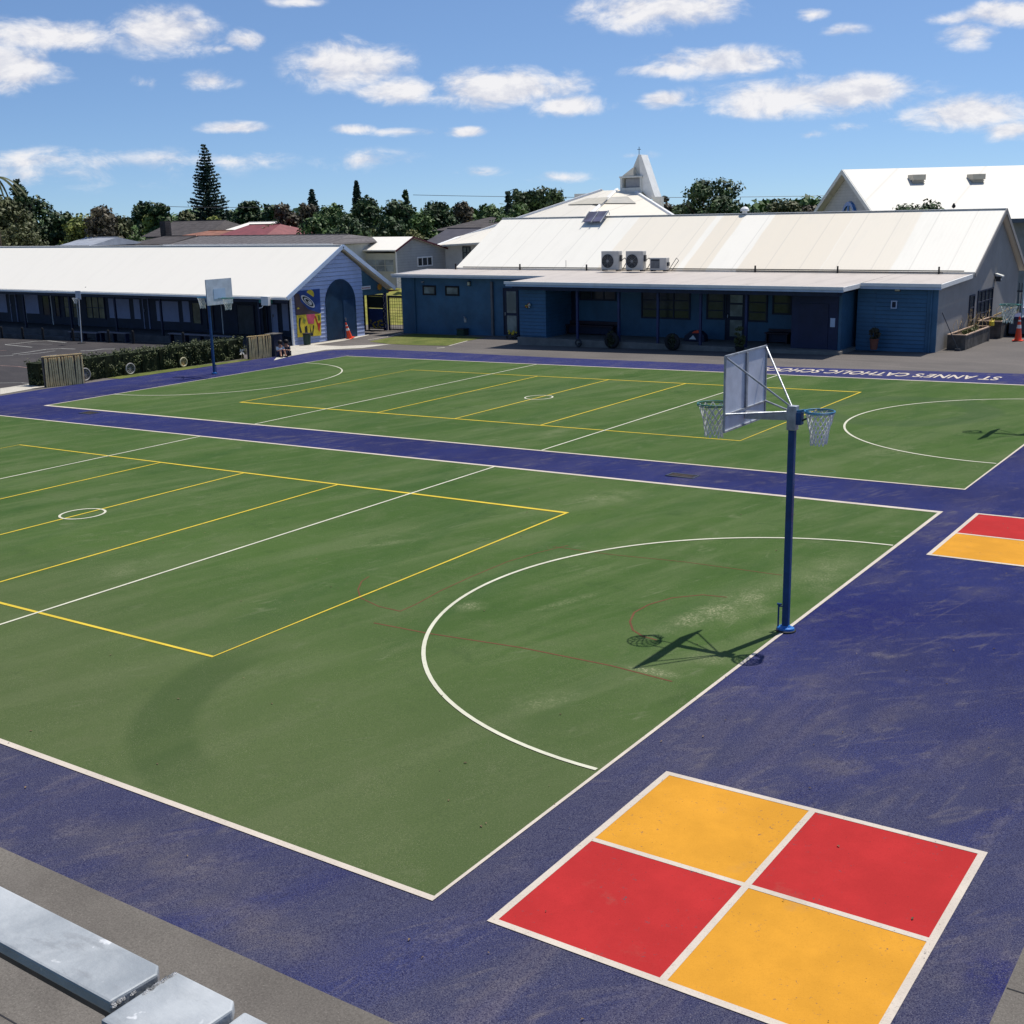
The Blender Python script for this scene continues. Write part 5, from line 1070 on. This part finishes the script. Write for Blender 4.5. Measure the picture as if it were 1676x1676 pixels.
sh([(.60+.16*math.cos(R(-145+i*15)), .20+.20*math.sin(R(-145+i*15))) for i in range(13)][:13], M_yel, 'half_moon', .006)
sh([(.10+.05*math.cos(i), .72+.04*math.sin(i)) for i in range(6)], M_yel, 'small_flower', .008)
t, sh = mural([(485, 516), (524.7, 512.8), (525.2, 549), (487, 552)], 'yellow mural board with pink and dark figures, lower of two', M_yel)
sh([(.38, 0), (.75, 0), (.68, .45), (.45, .42)], M_mp, 'pink_patch', .004); sh([(.08, .15), (.16, .12), (.12, .5), (.18, .8), (.10, .8), (.05, .45)], M_mk, 'dark_stroke', .004); sh([(.28, .1), (.36, .25), (.30, .42), (.22, .3)], M_leafy, 'green_patch', .004)
sh([(.30, .55), (.40, .5), (.42, .95), (.32, .95)], M_mk, 'dark_figure', .006); sh([(.52, .5), (.60, .9), (.66, .5), (.7, .52), (.64, .98), (.54, .98)], M_mk, 'dark_figure', .006); sh([(.84, .45), (.98, .4), (.92, .85), (.86, .7)], M_mr, 'red_patch', .006); sh([(.72, .1), (.78, .1), (.9, .55), (.86, .6)], M_mr, 'red_stroke', .005); sh([(.86, .05), (.95, .08), (.96, .3), (.88, .32)], M_leafy, 'green_patch', .004)

# --- gates beyond the gable
FY = 43.4
def ux(u, v=510, Y=FY): return PY(u, v, Y)[0]
def uz(v, u=640, Y=FY): return PY(u, v, Y)[1]
gzv = gz(-37)-.02
M_mesh = paint('black_fence_steel', (.012, .022, .04), .5, .4, var=.2)
t = thing('mural_gate', (ux(615), FY, gzv), 'dark blue gate panel with yellow painted flowers, next to the gable', 'gate')
x0, x1 = ux(602), ux(629); zt_ = uz(482, 615); B('frame', M_mesh, t, (x0, x0+.07, FY-.04, FY+.04, gzv, zt_), (x1-.07, x1, FY-.04, FY+.04, gzv, zt_), (x0+.071, x1-.071, FY-.03, FY+.03, zt_-.09, zt_), (x0+.071, x1-.071, FY-.03, FY+.03, gzv+.05, gzv+.12))
B('panel', M_mb, t, (x0+.072, x1-.072, FY-.01, FY+.01, gzv+.13, uz(505, 615))); B('upper_panel', paint('dark_green_panel', (.015, .035, .035), .6), t, (x0+.072, x1-.072, FY-.012, FY+.012, uz(504, 615), zt_-.1))
m = MB(); g = random.Random(3)
for i in range(34): a = x0+.1+g.random()*(x1-x0-.25); b = uz(532, 615)+g.uniform(-.22, .28)*(1 if i % 2 else .7); m.box(a, a+g.uniform(.05, .14), FY-.022-i*.0004, FY-.012, b, b+g.uniform(.03, .07))
m.build('painted_flowers', M_yel, t)
t = thing('fence_post', (ux(600), FY-.2, gzv), 'pair of dark tall posts between the gable and the flower gate', 'post'); B('post', M_mesh, t, (ux(596.5), ux(598.5), FY-.3, FY-.2, gzv, uz(476, 598))); B('post', M_mesh, t, (ux(600), ux(601.8), FY-.3, FY-.2, gzv, uz(478, 600))); B('keypad', M_galv, t, (ux(596), ux(599), FY-.36, FY-.31, uz(533, 598), uz(522, 598)))
t = thing('mosaic_post', (ux(631), FY, gzv), 'slim blue post dotted with white mosaic between the two gates', 'post'); x0, x1 = ux(629.3), ux(633.2); B('post', M_navy, t, (x0, x1, FY-.08, FY+.04, gzv, uz(474, 631))); m = MB(); g = random.Random(5)
for i in range(30): a = x0+g.uniform(0, .7)*(x1-x0); b = uz(536, 631)+(uz(476, 631)-uz(536, 631))*i/30; m.box(a, a+.03, FY-.092, FY-.081, b, b+g.uniform(.02, .05))
m.build('mosaic_tiles', M_white, t)
t = thing('mesh_gate', (ux(650), FY, gzv), 'dark framed wire mesh gate with the dry grass bank behind', 'gate'); x0, x1 = ux(635.5), ux(669); zt_ = uz(484, 650)
B('frame', M_mesh, t, (x0, x0+.08, FY-.04, FY+.04, gzv, zt_), (x1-.12, x1, FY-.04, FY+.04, gzv, zt_), (x0+.081, x1-.121, FY-.03, FY+.03, zt_-.12, zt_), (x0+.081, x1-.121, FY-.03, FY+.03, gzv+.04, gzv+.11)); m = MB()
for i in range(1, 9): a = x0+(x1-x0)*i/9; m.box(a-.008, a+.008, FY-.005, FY+.005, gzv+.111, zt_-.121)
for i in range(1, 12): b = gzv+(zt_-gzv)*i/12; m.box(x0+.081, x1-.121, FY-.012, FY-.0055, b-.008, b+.008)
m.build('wire_mesh', M_mesh, t)
me = bpy.data.meshes.new('grass_bank'); n_ = 24; vs = [(-46+14*i/n_, 45+8*j/8, -.75+max(0, (j-1)/7)*1.75+.12*math.sin(i*1.7+j)) for j in range(9) for i in range(n_+1)]
me.from_pydata(vs, [], [(j*(n_+1)+i, j*(n_+1)+i+1, (j+1)*(n_+1)+i+1, (j+1)*(n_+1)+i) for j in range(8) for i in range(n_)]); tag(link('grass_bank', me, ground_mat('yellow_grass_bank', (.20, .21, .05), (.30, .28, .08), (.36, .31, .12), 1.5, .95, 9)), kind='structure')
t = thing('maroon_fence', (-40, 52.4, 0), 'maroon board fence on top of the grass bank behind the gate', 'fence'); B('boards', M_tilem, t, (ux(628, 480, 52.4), ux(690, 480, 52.4), 52.35, 52.42, .3, uz(474, 650, 52.4))); B('rail', M_tilem, t, (ux(628, 480, 52.4), ux(690, 480, 52.4), 52.28, 52.349, uz(474, 650, 52.4)-.2, uz(474, 650, 52.4)-.1))
t = thing('louvred_screen', (ux(660, 465, 52), 52, 1), 'white horizontal louvres against the weatherboard house, beside the hall', 'screen'); m = MB()
for i in range(5): b = uz(472-i*4.6, 660, 51.9); m.box(ux(652, 465, 51.9), ux(676, 465, 51.9), 51.85, 51.95, b, b+.13)
m.build('louvres', M_white, t)
XS = XG+.02
ysa, zsa = PX(592, 474.5, XS+.05); ysb, zsb = PX(606.5, 467.5, XS+.05)
t = thing('painted_sign', (XS+.04, ysa, zsa), 'small white sign with red lettering under the gable eave', 'sign'); B('board', M_white, t, (XS+.03, XS+.05, ysa, ysb, zsa, zsb)); m = MB(); w = (ysb-ysa-.1)/6
for i in range(6): m.box(XS+.051, XS+.055, ysa+.05+i*w, ysa+.05+(i+.6)*w, zsa+.05, zsb-.06)
m.build('lettering', M_mr, t)
ysc, zsc = PX(621.5, 469.5, XS+.03); t = thing('sun_sign', (XS+.02, ysc, zsc), 'orange sun cut-out on the teal board under the gable eave', 'sign')
MB().prism([(XS+.012, ysc+.14*(1 if i % 2 else 1.6)*math.cos(R(i*22.5)), zsc+.12*(1 if i % 2 else 1.6)*math.sin(R(i*22.5))) for i in range(16)], (.02, 0, 0)).build('sun', paint('sun_orange', (.6, .25, .03), .6), t)

# --- on the hall roof
def ac(u0, u1, v0, v1, Y, label, fan=True):
    x0, z1 = PY(u0, v0, Y); x1, z0 = PY(u1, v1, Y); z0 = 2.66; t = thing('air_conditioner', ((x0+x1)/2, Y, z0), label, 'air conditioner', 'air conditioning units on the hall roof')
    B('casing', paint('ac_casing', (.50, .49, .46), .5, .4, var=.08, dirt=.2), t, (x0, x1, Y, Y+.34, z0+.06, z1), bevel=.015); w = x1-x0; cx = x0+w*.38; cz = (z0+z1)/2
    if fan:
        m = MB(); c = Vector((cx, Y-.02, cz)); rr_ = min(w, z1-z0)*.34
        m.prism([(cx+rr_*math.cos(R(i*15)), Y-.001, cz+rr_*math.sin(R(i*15))) for i in range(24)], (0, -.012, 0)); f = m.build('fan_opening', M_black, t)
        m = MB(); [m.ring(c, rr_*k, .008, 24, 5, 1) for k in (1.0, .8, .6, .4)]; [m.bar(c, (cx+rr_*math.cos(R(i*45)), Y-.02, cz+rr_*math.sin(R(i*45))), .005, 4) for i in range(8)]; m.prism([(cx+rr_*.24*math.cos(R(i*30)), Y-.024, cz+rr_*.24*math.sin(R(i*30))) for i in range(12)], (0, -.008, 0)); m.build('fan_guard', paint('fan_guard_grey', (.2, .21, .22), .5), f)
    else:
        B('grille', M_dark, t, (x0+.06, x0+w*.6, Y-.012, Y-.001, z0+.14, z1-.06)); m = MB(); [m.box(x0+.07, x0+w*.6-.01, Y-.02, Y-.0125, z0+.15+i*.05, z0+.165+i*.05) for i in range(int((z1-z0-.24)/.05))]; m.build('grille_fins', M_galv, t)
    B('foot', M_black, t, (x0+.06, x0+.14, Y-.03, Y+.38, z0, z0+.059)); B('foot', M_black, t, (x1-.14, x1-.06, Y-.03, Y+.38, z0, z0+.059))
    B('service_valve', M_dark, t, (x1+.001, x1+.07, Y+.1, Y+.25, z0+.45 if fan else z0+.25, z0+.75 if fan else z0+.42)); m = MB(); m.path([(x1+.07, Y+.18, z0+.5), (x1+.22, Y+.22, z0+.62), (x1+.34, Y+.2, z0+.45), (x1+.1, Y+.2, z0+.05)], .018, 6) if fan else m.path([(x1+.05, Y+.18, z0+.05), (x1+.42, Y+.25, z0+.62), (x1+.55, Y+.22, z0+.5), (x1+.2, Y+.2, z0+.04)], .014, 6); m.build('pipe', M_dark, t)
ac(984, 1012.5, 411, 441, 44.2, 'leftmost of three grey air conditioners, with a fan, at the foot of the roof'); ac(1024, 1052, 411, 441, 44.2, 'middle of three grey air conditioners, with a fan and bent pipe'); ac(1063.5, 1090, 422, 441, 44.2, 'lowest and rightmost air conditioner, louvred with no fan', False)
pa, pb_, pc = Vector((-30, 44.95, 2.72)), Vector((-10, 44.95, 2.72)), Vector((-10, 49.5, 5.20))
q = [onplane(u, v, pa, pb_, pc, .05) for u, v in ((967, 354), (998, 352.5), (986, 368), (956, 368.5))]
t = thing('solar_panel', sum(q, Vector())/4, 'dark solar panel near the ridge of the hall roof', 'solar panel'); sp_n = (pb_-pa).cross(pc-pa).normalized(); q2 = [k+sp_n*(.16 if i < 2 else .10) for i, k in enumerate(q)]
MB().prism([k+Vector((0, 0, .02)) for k in q2], sp_n*.04).build('panel', glass_mat('solar_glass', (.05, .05, .085), .5), t); m = MB(); mid0 = (q2[0]+q2[1])/2; mid1 = (q2[2]+q2[3])/2
for a, b in ((q2[0], q2[3]), (q2[1], q2[2]), (mid0, mid1)): m.beam(a+sp_n*.08, b+sp_n*.08-Vector((0, .12, .06)), .04, .04)
for k in q2[:2]: m.bar(k, k-sp_n*.18, .02, 5)
m.build('frame', M_galv, t)
v_ = PY(1219, 342, 49.5); t = thing('mushroom_vent', (v_[0], 49.5, 5.2), 'small white domed vent on the hall ridge', 'vent'); MB().lathe((v_[0], 49.5, 5.18), [(.12, 0), (.12, .12), (.22, .13), (.2, .24), (.12, .32), (.02, .35)], 14).build('dome', M_white, t)
t = thing('roof_perching_bird', (*(lambda a: (a[0], 49.5, 5.24))(PY(1561, 338, 49.5)),), 'small dark bird perched on the hall ridge', 'bird'); b0 = t.location; m = MB(); m.lathe((b0.x, b0.y, b0.z), [(.01, 0), (.05, .05), (.06, .11), (.03, .17), (.035, .2), (.01, .23)], 8, 1.5, .8); m.build('body', M_black, t, smooth=True)

# --- along the hall front
def lamp(u, v, Y, label, wide=.16):
    x, z = PY(u, v, Y-.1); t = thing('wall_lamp', (x, Y, z), label, 'wall lamp', 'bulkhead lamps on the hall front'); B('back_plate', M_dark, t, (x-wide/2, x+wide/2, Y-.045, Y-.028, z-.12, z+.12)); B('lens', paint('lamp_lens', (.50, .47, .33), .3, .5), t, (x-wide/2+.015, x+wide/2-.015, Y-.14, Y-.046, z-.09, z+.07), bevel=.02); B('hood', M_dark, t, (x-wide/2, x+wide/2, Y-.17, Y-.046, z+.08, z+.10))
lamp(767, 464, 42.2, 'square bulkhead lamp on the left blue wall'); lamp(1469, 472.5, 40.6, 'square bulkhead lamp on the blue boarded wall at the right', .22)
x, z = PY(691.5, 460.5, 42.1); t = thing('security_camera', (x, 42.2, z), 'tiny round security camera at the left end of the hall wall', 'security camera'); m = MB(); m.bar((x, 42.19, z), (x, 42.08, z-.02), .02, 8); m.build('bracket', M_white, t); MB().bar((x-.06, 42.08, z-.03), (x+.07, 42.06, z-.05), .035, 10).build('housing', M_galv, t)
x, z = PY(760, 524, 42.1); t = thing('wall_tap', (x, 42.2, z), 'metal garden tap low on the left blue wall', 'tap'); m = MB(); m.path([(x, 42.19, z+.15), (x, 42.1, z+.13), (x, 42.08, z-.02)], .02, 8); m.bar((x-.05, 42.1, z+.17), (x+.05, 42.1, z+.17), .012); m.build('spout', M_galv, t); B('sink_plate', M_galv, t, (x-.07, x+.07, 42.17, 42.19, z-.12, z+.1))
x, y = PY(759, 548, 42.0)[0], 42.0; t = thing('drain_sump', (x, y, gz(x)), 'low dark green sump box under the tap', 'sump'); B('body', paint('sump_green', (.02, .045, .03), .7), t, (x-.22, x+.22, 41.7, 42.12, gz(x), gz(x)+.32)); B('rim', M_dark, t, (x-.24, x+.24, 41.68, 42.14, gz(x)+.321, gz(x)+.35))
def flowers(u, v, Y, label):
    x, z = PY(u, v, Y); t = thing('wall_wreath', (x, Y, z), label, 'wall ornament'); g = random.Random(1); mm = {M_mw: MB(), M_mr: MB(), M_yel: MB(), M_leafm: MB()}
    for i in range(26): a = g.uniform(0, 6.28); r = g.uniform(0, .17); list(mm.values())[i % 4].lathe((x+r*math.cos(a), Y-.07-g.uniform(0, .03), z+r*.7*math.sin(a)), [(.01, -.03), (.032, -.01), (.03, .015), (.008, .03)], 7)
    for k, nm in zip(mm, ('white_flowers', 'red_flowers', 'yellow_flowers', 'leaves')): mm[k].build(nm, k, t)
flowers(866, 500, 38.98, 'small wreath of red and white flowers on the boarded wall')
def bushy(u, v, Y, w, h, mat, label, pot=None, cat='pot plant', n=1500, name='potted_shrub'):
    x, z = PY(u, v, Y); z = max(z, -.7); t = thing(name, (x, Y, z), label, cat); z0 = z
    if pot: m = MB(); m.lathe((x, Y, z), [(pot[0]*.75, 0), (pot[0], pot[1]), (pot[0]*1.1, pot[1]), (pot[0]*1.1, pot[1]+.04), (pot[0]*.8, pot[1]+.03)], 16); m.build('pot', pot[2], t); z0 = z+pot[1]
    g = np.random.default_rng(int(u)); cs = []; rs = []
    for i in range(24): a = g.uniform(0, 6.28); q = g.uniform(0, 1); wr = w/2*math.sin(math.pi*(.15+.7*q)); cs.append((x+wr*.7*math.cos(a), Y+wr*.7*math.sin(a), z0+.05+(h-.1)*q)); rs.append(w*.2)
    leaves('foliage', mat, t, cs, rs, n, .03, int(u)); MB().bar((x, Y, z), (x, Y, z0+h*.6), .02, 6).build('stem', M_bark, t); return t
def tyre_planter(u, v, label):
    x, z = PY(u, v, 38.55); z = gz(x); t = thing('tyre_planter', (x, 38.5, z), label, 'tyre', 'upright tyres along the hall plinth'); m = MB(); m.ring((x, 38.52, z+.36), .27, .10, 24, 8, 1); m.build('tread', M_black, t); g = np.random.default_rng(int(u))
    leaves('foliage', leaf_mat('dark_shade_leaf', (.018, .024, .010), (.035, .042, .018)), t, [(x+g.uniform(-.1, .1), 38.5, z+g.uniform(.1, .7)) for i in range(14)], [.14]*14, 700, .035, int(u))
tyre_planter(1002, 571, 'left tyre planter standing against the hall plinth'); tyre_planter(1101, 574, 'right tyre planter standing against the hall plinth')
bushy(1210, 577, 38.5, .5, .85, M_leafo, 'dark shrub in front of the glazed hall door', (.18, .2, M_black))
bushy(1430, 572, 40.1, .45, .5, M_leafb, 'terracotta pot with a twiggy plant by the recess door', (.17, .38, paint('terracotta', (.20, .07, .045), .8)))
x, z = PY(946, 572, 38.45); t = thing('hose_reel', (x, 38.5, gz(x)), 'small dark hose reel on the ground by the plinth', 'hose reel'); m = MB(); m.ring((x, 38.5, gz(x)+.2), .15, .035, 20, 6, 1); m.ring((x, 38.45, gz(x)+.2), .13, .03, 20, 6, 1); m.build('hose', M_dark, t); B('stand', M_dark, t, (x-.03, x+.03, 38.46, 38.56, gz(x), gz(x)+.2))
# bag with emblem-like triangle on the deck
x0, x1, z0, z1 = rr(1122, 538, 1156, 560, 40.2); z0 = zs0; t = thing('sports_bag', ((x0+x1)/2, 40.2, z0), 'navy sports bag with white triangle mark and orange flap on the deck', 'bag'); m = MB(); cx = (x0+x1)/2; w = (x1-x0)/2
m.prism([(cx-w, 40.0, z0), (cx+w, 40.0, z0), (cx+w*.95, 40.0, z0+.28), (cx+w*.5, 40.0, z0+.45), (cx-w*.3, 40.0, z0+.46), (cx-w*.9, 40.0, z0+.25)], (0, .4, 0)); m.build('body', M_navyd, t, bevel=.03); MB().prism([(cx-.22, 39.99, z0+.10), (cx+.12, 39.99, z0+.10), (cx-.03, 39.99, z0+.28)], (0, -.01, 0)).build('mark', M_white, t); MB().prism([(cx-.1, 39.99, z0+.36), (cx+.25, 39.99, z0+.38), (cx+.2, 39.99, z0+.5), (cx+.05, 39.99, z0+.47)], (0, .2, 0)).build('flap', M_cone, t)
def bench(a, label, Y=40.9):
    x0, x1, z0, z1 = rr(*a, Y); z0 = zs0; t = thing('deck_bench', ((x0+x1)/2, Y, z0), label, 'bench', 'dark benches on the hall deck'); mt = paint('maroon_bench', (.035, .018, .028), .6); B('seat', mt, t, (x0, x1, Y-.3, Y+.1, z0+.40, z0+.45)); B('backrest', mt, t, (x0, x1, Y+.12, Y+.16, z0+.46, z1)); B('front_panel', M_navyd, t, (x0+.05, x1-.05, Y-.12, Y-.08, z0+.05, z0+.39))
    for x in (x0+.05, x1-.1): B('leg', mt, t, (x, x+.05, Y-.28, Y+.08, z0, z0+.395))
bench((930, 526, 1009, 550), 'long dark bench under the three-pane hall window'); bench((1256, 539, 1294, 563), 'short dark bench right of the glazed hall door')
x, z = PY(840, 554, 41.2); z = gz(x); t = thing('toy_trolley', (x, 41.2, z), 'low trolley of yellow and white toys by the annex door', 'trolley'); B('tray', M_dark, t, (x-.3, x+.3, 41.0, 41.4, z+.1, z+.16)); m = MB(); [m.ring((x+a, 41.2+b, z+.07), .05, .02, 12, 5, 1) for a in (-.22, .22) for b in (-.21, .21)]; m.build('wheel', M_black, t); m = MB(); g = random.Random(8)
for i in range(12): a, b, c = x+g.uniform(-.25, .25), 41.2+g.uniform(-.15, .15), z+.2+g.uniform(0, .15); m.lathe((a, b, c), [(.01, -.05), (.05, 0), (.045, .04), (.01, .06)], 8)
m.build('toys', M_yel, t)
# flood lamp on the grey gable
yy, zz = PX(1629, 452, XH); t = thing('flood_lamp', (XH, yy, zz), 'angular flood lamp high on the grey gable wall', 'flood lamp'); B('bracket', M_dark, t, (XH, XH+.28, yy-.03, yy+.03, zz-.1, zz-.04)); MB().prism([(XH+.03, yy-.18, zz+.05), (XH+.34, yy-.18, zz-.03), (XH+.34, yy-.18, zz+.03), (XH+.03, yy-.18, zz+.13)], (0, .36, 0)).build('hood', M_plas, t); B('lamp_head', M_dark, t, (XH+.06, XH+.26, yy-.12, yy+.12, zz-.22, zz-.02)); B('lens', M_white, t, (XH+.262, XH+.272, yy-.09, yy+.05, zz-.18, zz-.05))
# --- planters
def planter(x0, x1, y0, y1, h, label, plants, soil=True):
    z = gz(x0)-.01; t = thing('planter_box', ((x0+x1)/2, (y0+y1)/2, z), label, 'planter', 'timber planter boxes by the grey wall'); w = .05
    m = MB(); n = 3; L = (y1-y0)
    for i in range(n): m.box(x1-w, x1, y0+L*i/n+.012, y0+L*(i+1)/n-.012, z, z+h-.04)
    m.box(x0, x0+w, y0, y1, z, z+h-.04); m.box(x0+w+.001, x1-w-.001, y0, y0+w, z, z+h-.042); m.box(x0+w+.001, x1-w-.001, y1-w, y1, z, z+h-.042); m.build('sides', M_timberd, t)
    m = MB(); m.box(x0-.02, x1+.02, y0-.02, y0+.07, z+h-.04, z+h); m.box(x0-.02, x1+.02, y1-.07, y1+.02, z+h-.04, z+h); m.box(x0-.02, x0+.06, y0+.071, y1-.071, z+h-.04, z+h-.002); m.box(x1-.06, x1+.02, y0+.071, y1-.071, z+h-.04, z+h-.002); m.build('capping', paint('pinkish_timber', (.42, .30, .22), .8, var=.15), t)
    B('soil', paint('soil', (.09, .055, .035), .95, var=.4, sc_=9), t, (x0+w+.002, x1-w-.002, y0+w+.002, y1-w-.002, z+.02, z+h-.10))
    m = MB(); g = random.Random(11)
    for i in range(plants): a = (g.uniform(x0+.1, x1-.1), g.uniform(y0+.15, y1-.15), z+h-.11); m.path([a, (a[0]+g.uniform(-.06, .06), a[1]+g.uniform(-.06, .06), a[2]+g.uniform(.2, .5)), (a[0]+g.uniform(-.12, .12), a[1]+g.uniform(-.12, .12), a[2]+g.uniform(.35, .85))], .006, 4)
    if plants: m.build('dry_stems', M_timber, t)
    g = np.random.default_rng(4); k = max(3, plants//3); [leaves('plant', M_bush, t, [(g.uniform(x0+.15, x1-.15), g.uniform(y0+.2, y1-.2), z+h+.02)], [.14], 90, .035, 5+i) for i in range(k)]; return t
planter(-7.05, -6.35, 41.65, 45.5, .62, 'long timber planter of dry plants against the grey wall, nearer the camera', 26); planter(-7.05, -6.1, 46.3, 48.2, .75, 'shorter dark planter behind the long one', 8)
x, y = -6.3, 45.6; t = thing('yellow_watering_can', (x, y, gz(x)+.6), 'pale yellow watering can on the planter corner', 'watering can'); z = gz(x)+.61; MB().lathe((x, y-.15, z), [(.09, 0), (.11, .02), (.10, .18), (.06, .21)], 14).build('body', M_yel, t); m = MB(); m.bar((x, y-.07, z+.06), (x+.04, y+.12, z+.22), .02, 8); m.ring((x, y-.15, z+.22), .07, .012, 14, 5, 0); m.build('spout', M_yel, t)
x = -6.9; t = thing('broom', (x, 41.2, gz(x)), 'dark long-handled broom leaning on the corner of the grey wall', 'broom'); MB().bar((XH+.05, 41.05, gz(x)+1.5), (-6.55, 41.35, gz(x)+.08), .016, 6).build('handle', M_dark, t); B('head', M_dark, t, (-6.65, -6.45, 41.28, 41.42, gz(x), gz(x)+.09))
t = thing('covered_trailer', (-5.6, 47.6, gz(-5.6)), 'slate-blue covered crate behind the hanging net at the right edge', 'trailer'); B('body', paint('slate_cover', (.075, .085, .11), .7, var=.2, sc_=2), t, (-6.0, -4.2, 47.2, 49.0, gz(-5)+.1, gz(-5)+.72), bevel=.03); B('lid', M_navy, t, (-6.06, -4.14, 47.14, 49.06, gz(-5)+.722, gz(-5)+.84), bevel=.02); B('base', M_black, t, (-5.9, -4.3, 47.3, 48.9, gz(-5), gz(-5)+.099))
MB().bar((-6.9, 48.3, gz(-6)+.75), (-5.9, 48.6, gz(-6)+1.25), .03, 6).build('tow_bar', M_timber, t)
# steel fence and lawn at the right beyond the gable
t = thing('paling_fence', (-5, 58, gz(-5)), 'dark steel paling fence at the right edge beyond the grey gable', 'fence'); FY2 = 58.0; xa = ux(1662, 480, FY2); m = MB(); z1 = uz(463, 1668, FY2); z0 = gz(-8)-.1
for i in range(40): a = xa+.14*i; m.box(a, a+.03, FY2-.02, FY2+.02, z0+.15, z1)
m.build('palings', M_mesh, t); B('rail', M_mesh, t, (xa, xa+5.6, FY2-.04, FY2-.021, z1-.45, z1-.37)); B('post', M_mesh, t, (xa-.12, xa-.01, FY2-.06, FY2+.06, z0, z1+.08)); B('lower_panel', M_plas, t, (xa+.2, xa+5.6, FY2+.03, FY2+.06, z0, z1-.5))
sheet('side_lawn', [(-10, 60.5), (10, 60.5), (14, 80), (-8, 80)], .01, M_grassy)

# small debris and joints
g = random.Random(77); vs = []; fs = []
for i in range(150):
    x, y = g.uniform(-14, 4.2), g.uniform(-1.2, 15); a = g.uniform(0, 6.28); r = g.uniform(.008, .024); k = len(vs)
    for j, q in enumerate((1, .45, 1, .5)): vs.append((x+r*q*math.cos(a+j*1.57), y+r*q*math.sin(a+j*1.57), gz(x)+.012+(.008 if j % 2 else 0)))
    fs.append((k, k+1, k+2, k+3))
me = bpy.data.meshes.new('fallen_leaves'); me.from_pydata(vs, [], fs); tag(link('fallen_leaves', me, paint('dead_leaf', (.16, .11, .06), .8, var=.4)), kind='stuff')
strips('concrete_joint', [([(4.34, 1.25), (8, 1.25)], .014, False), ([(-12, -2.9), (12, -2.9)], .012, False)], .003, M_black)
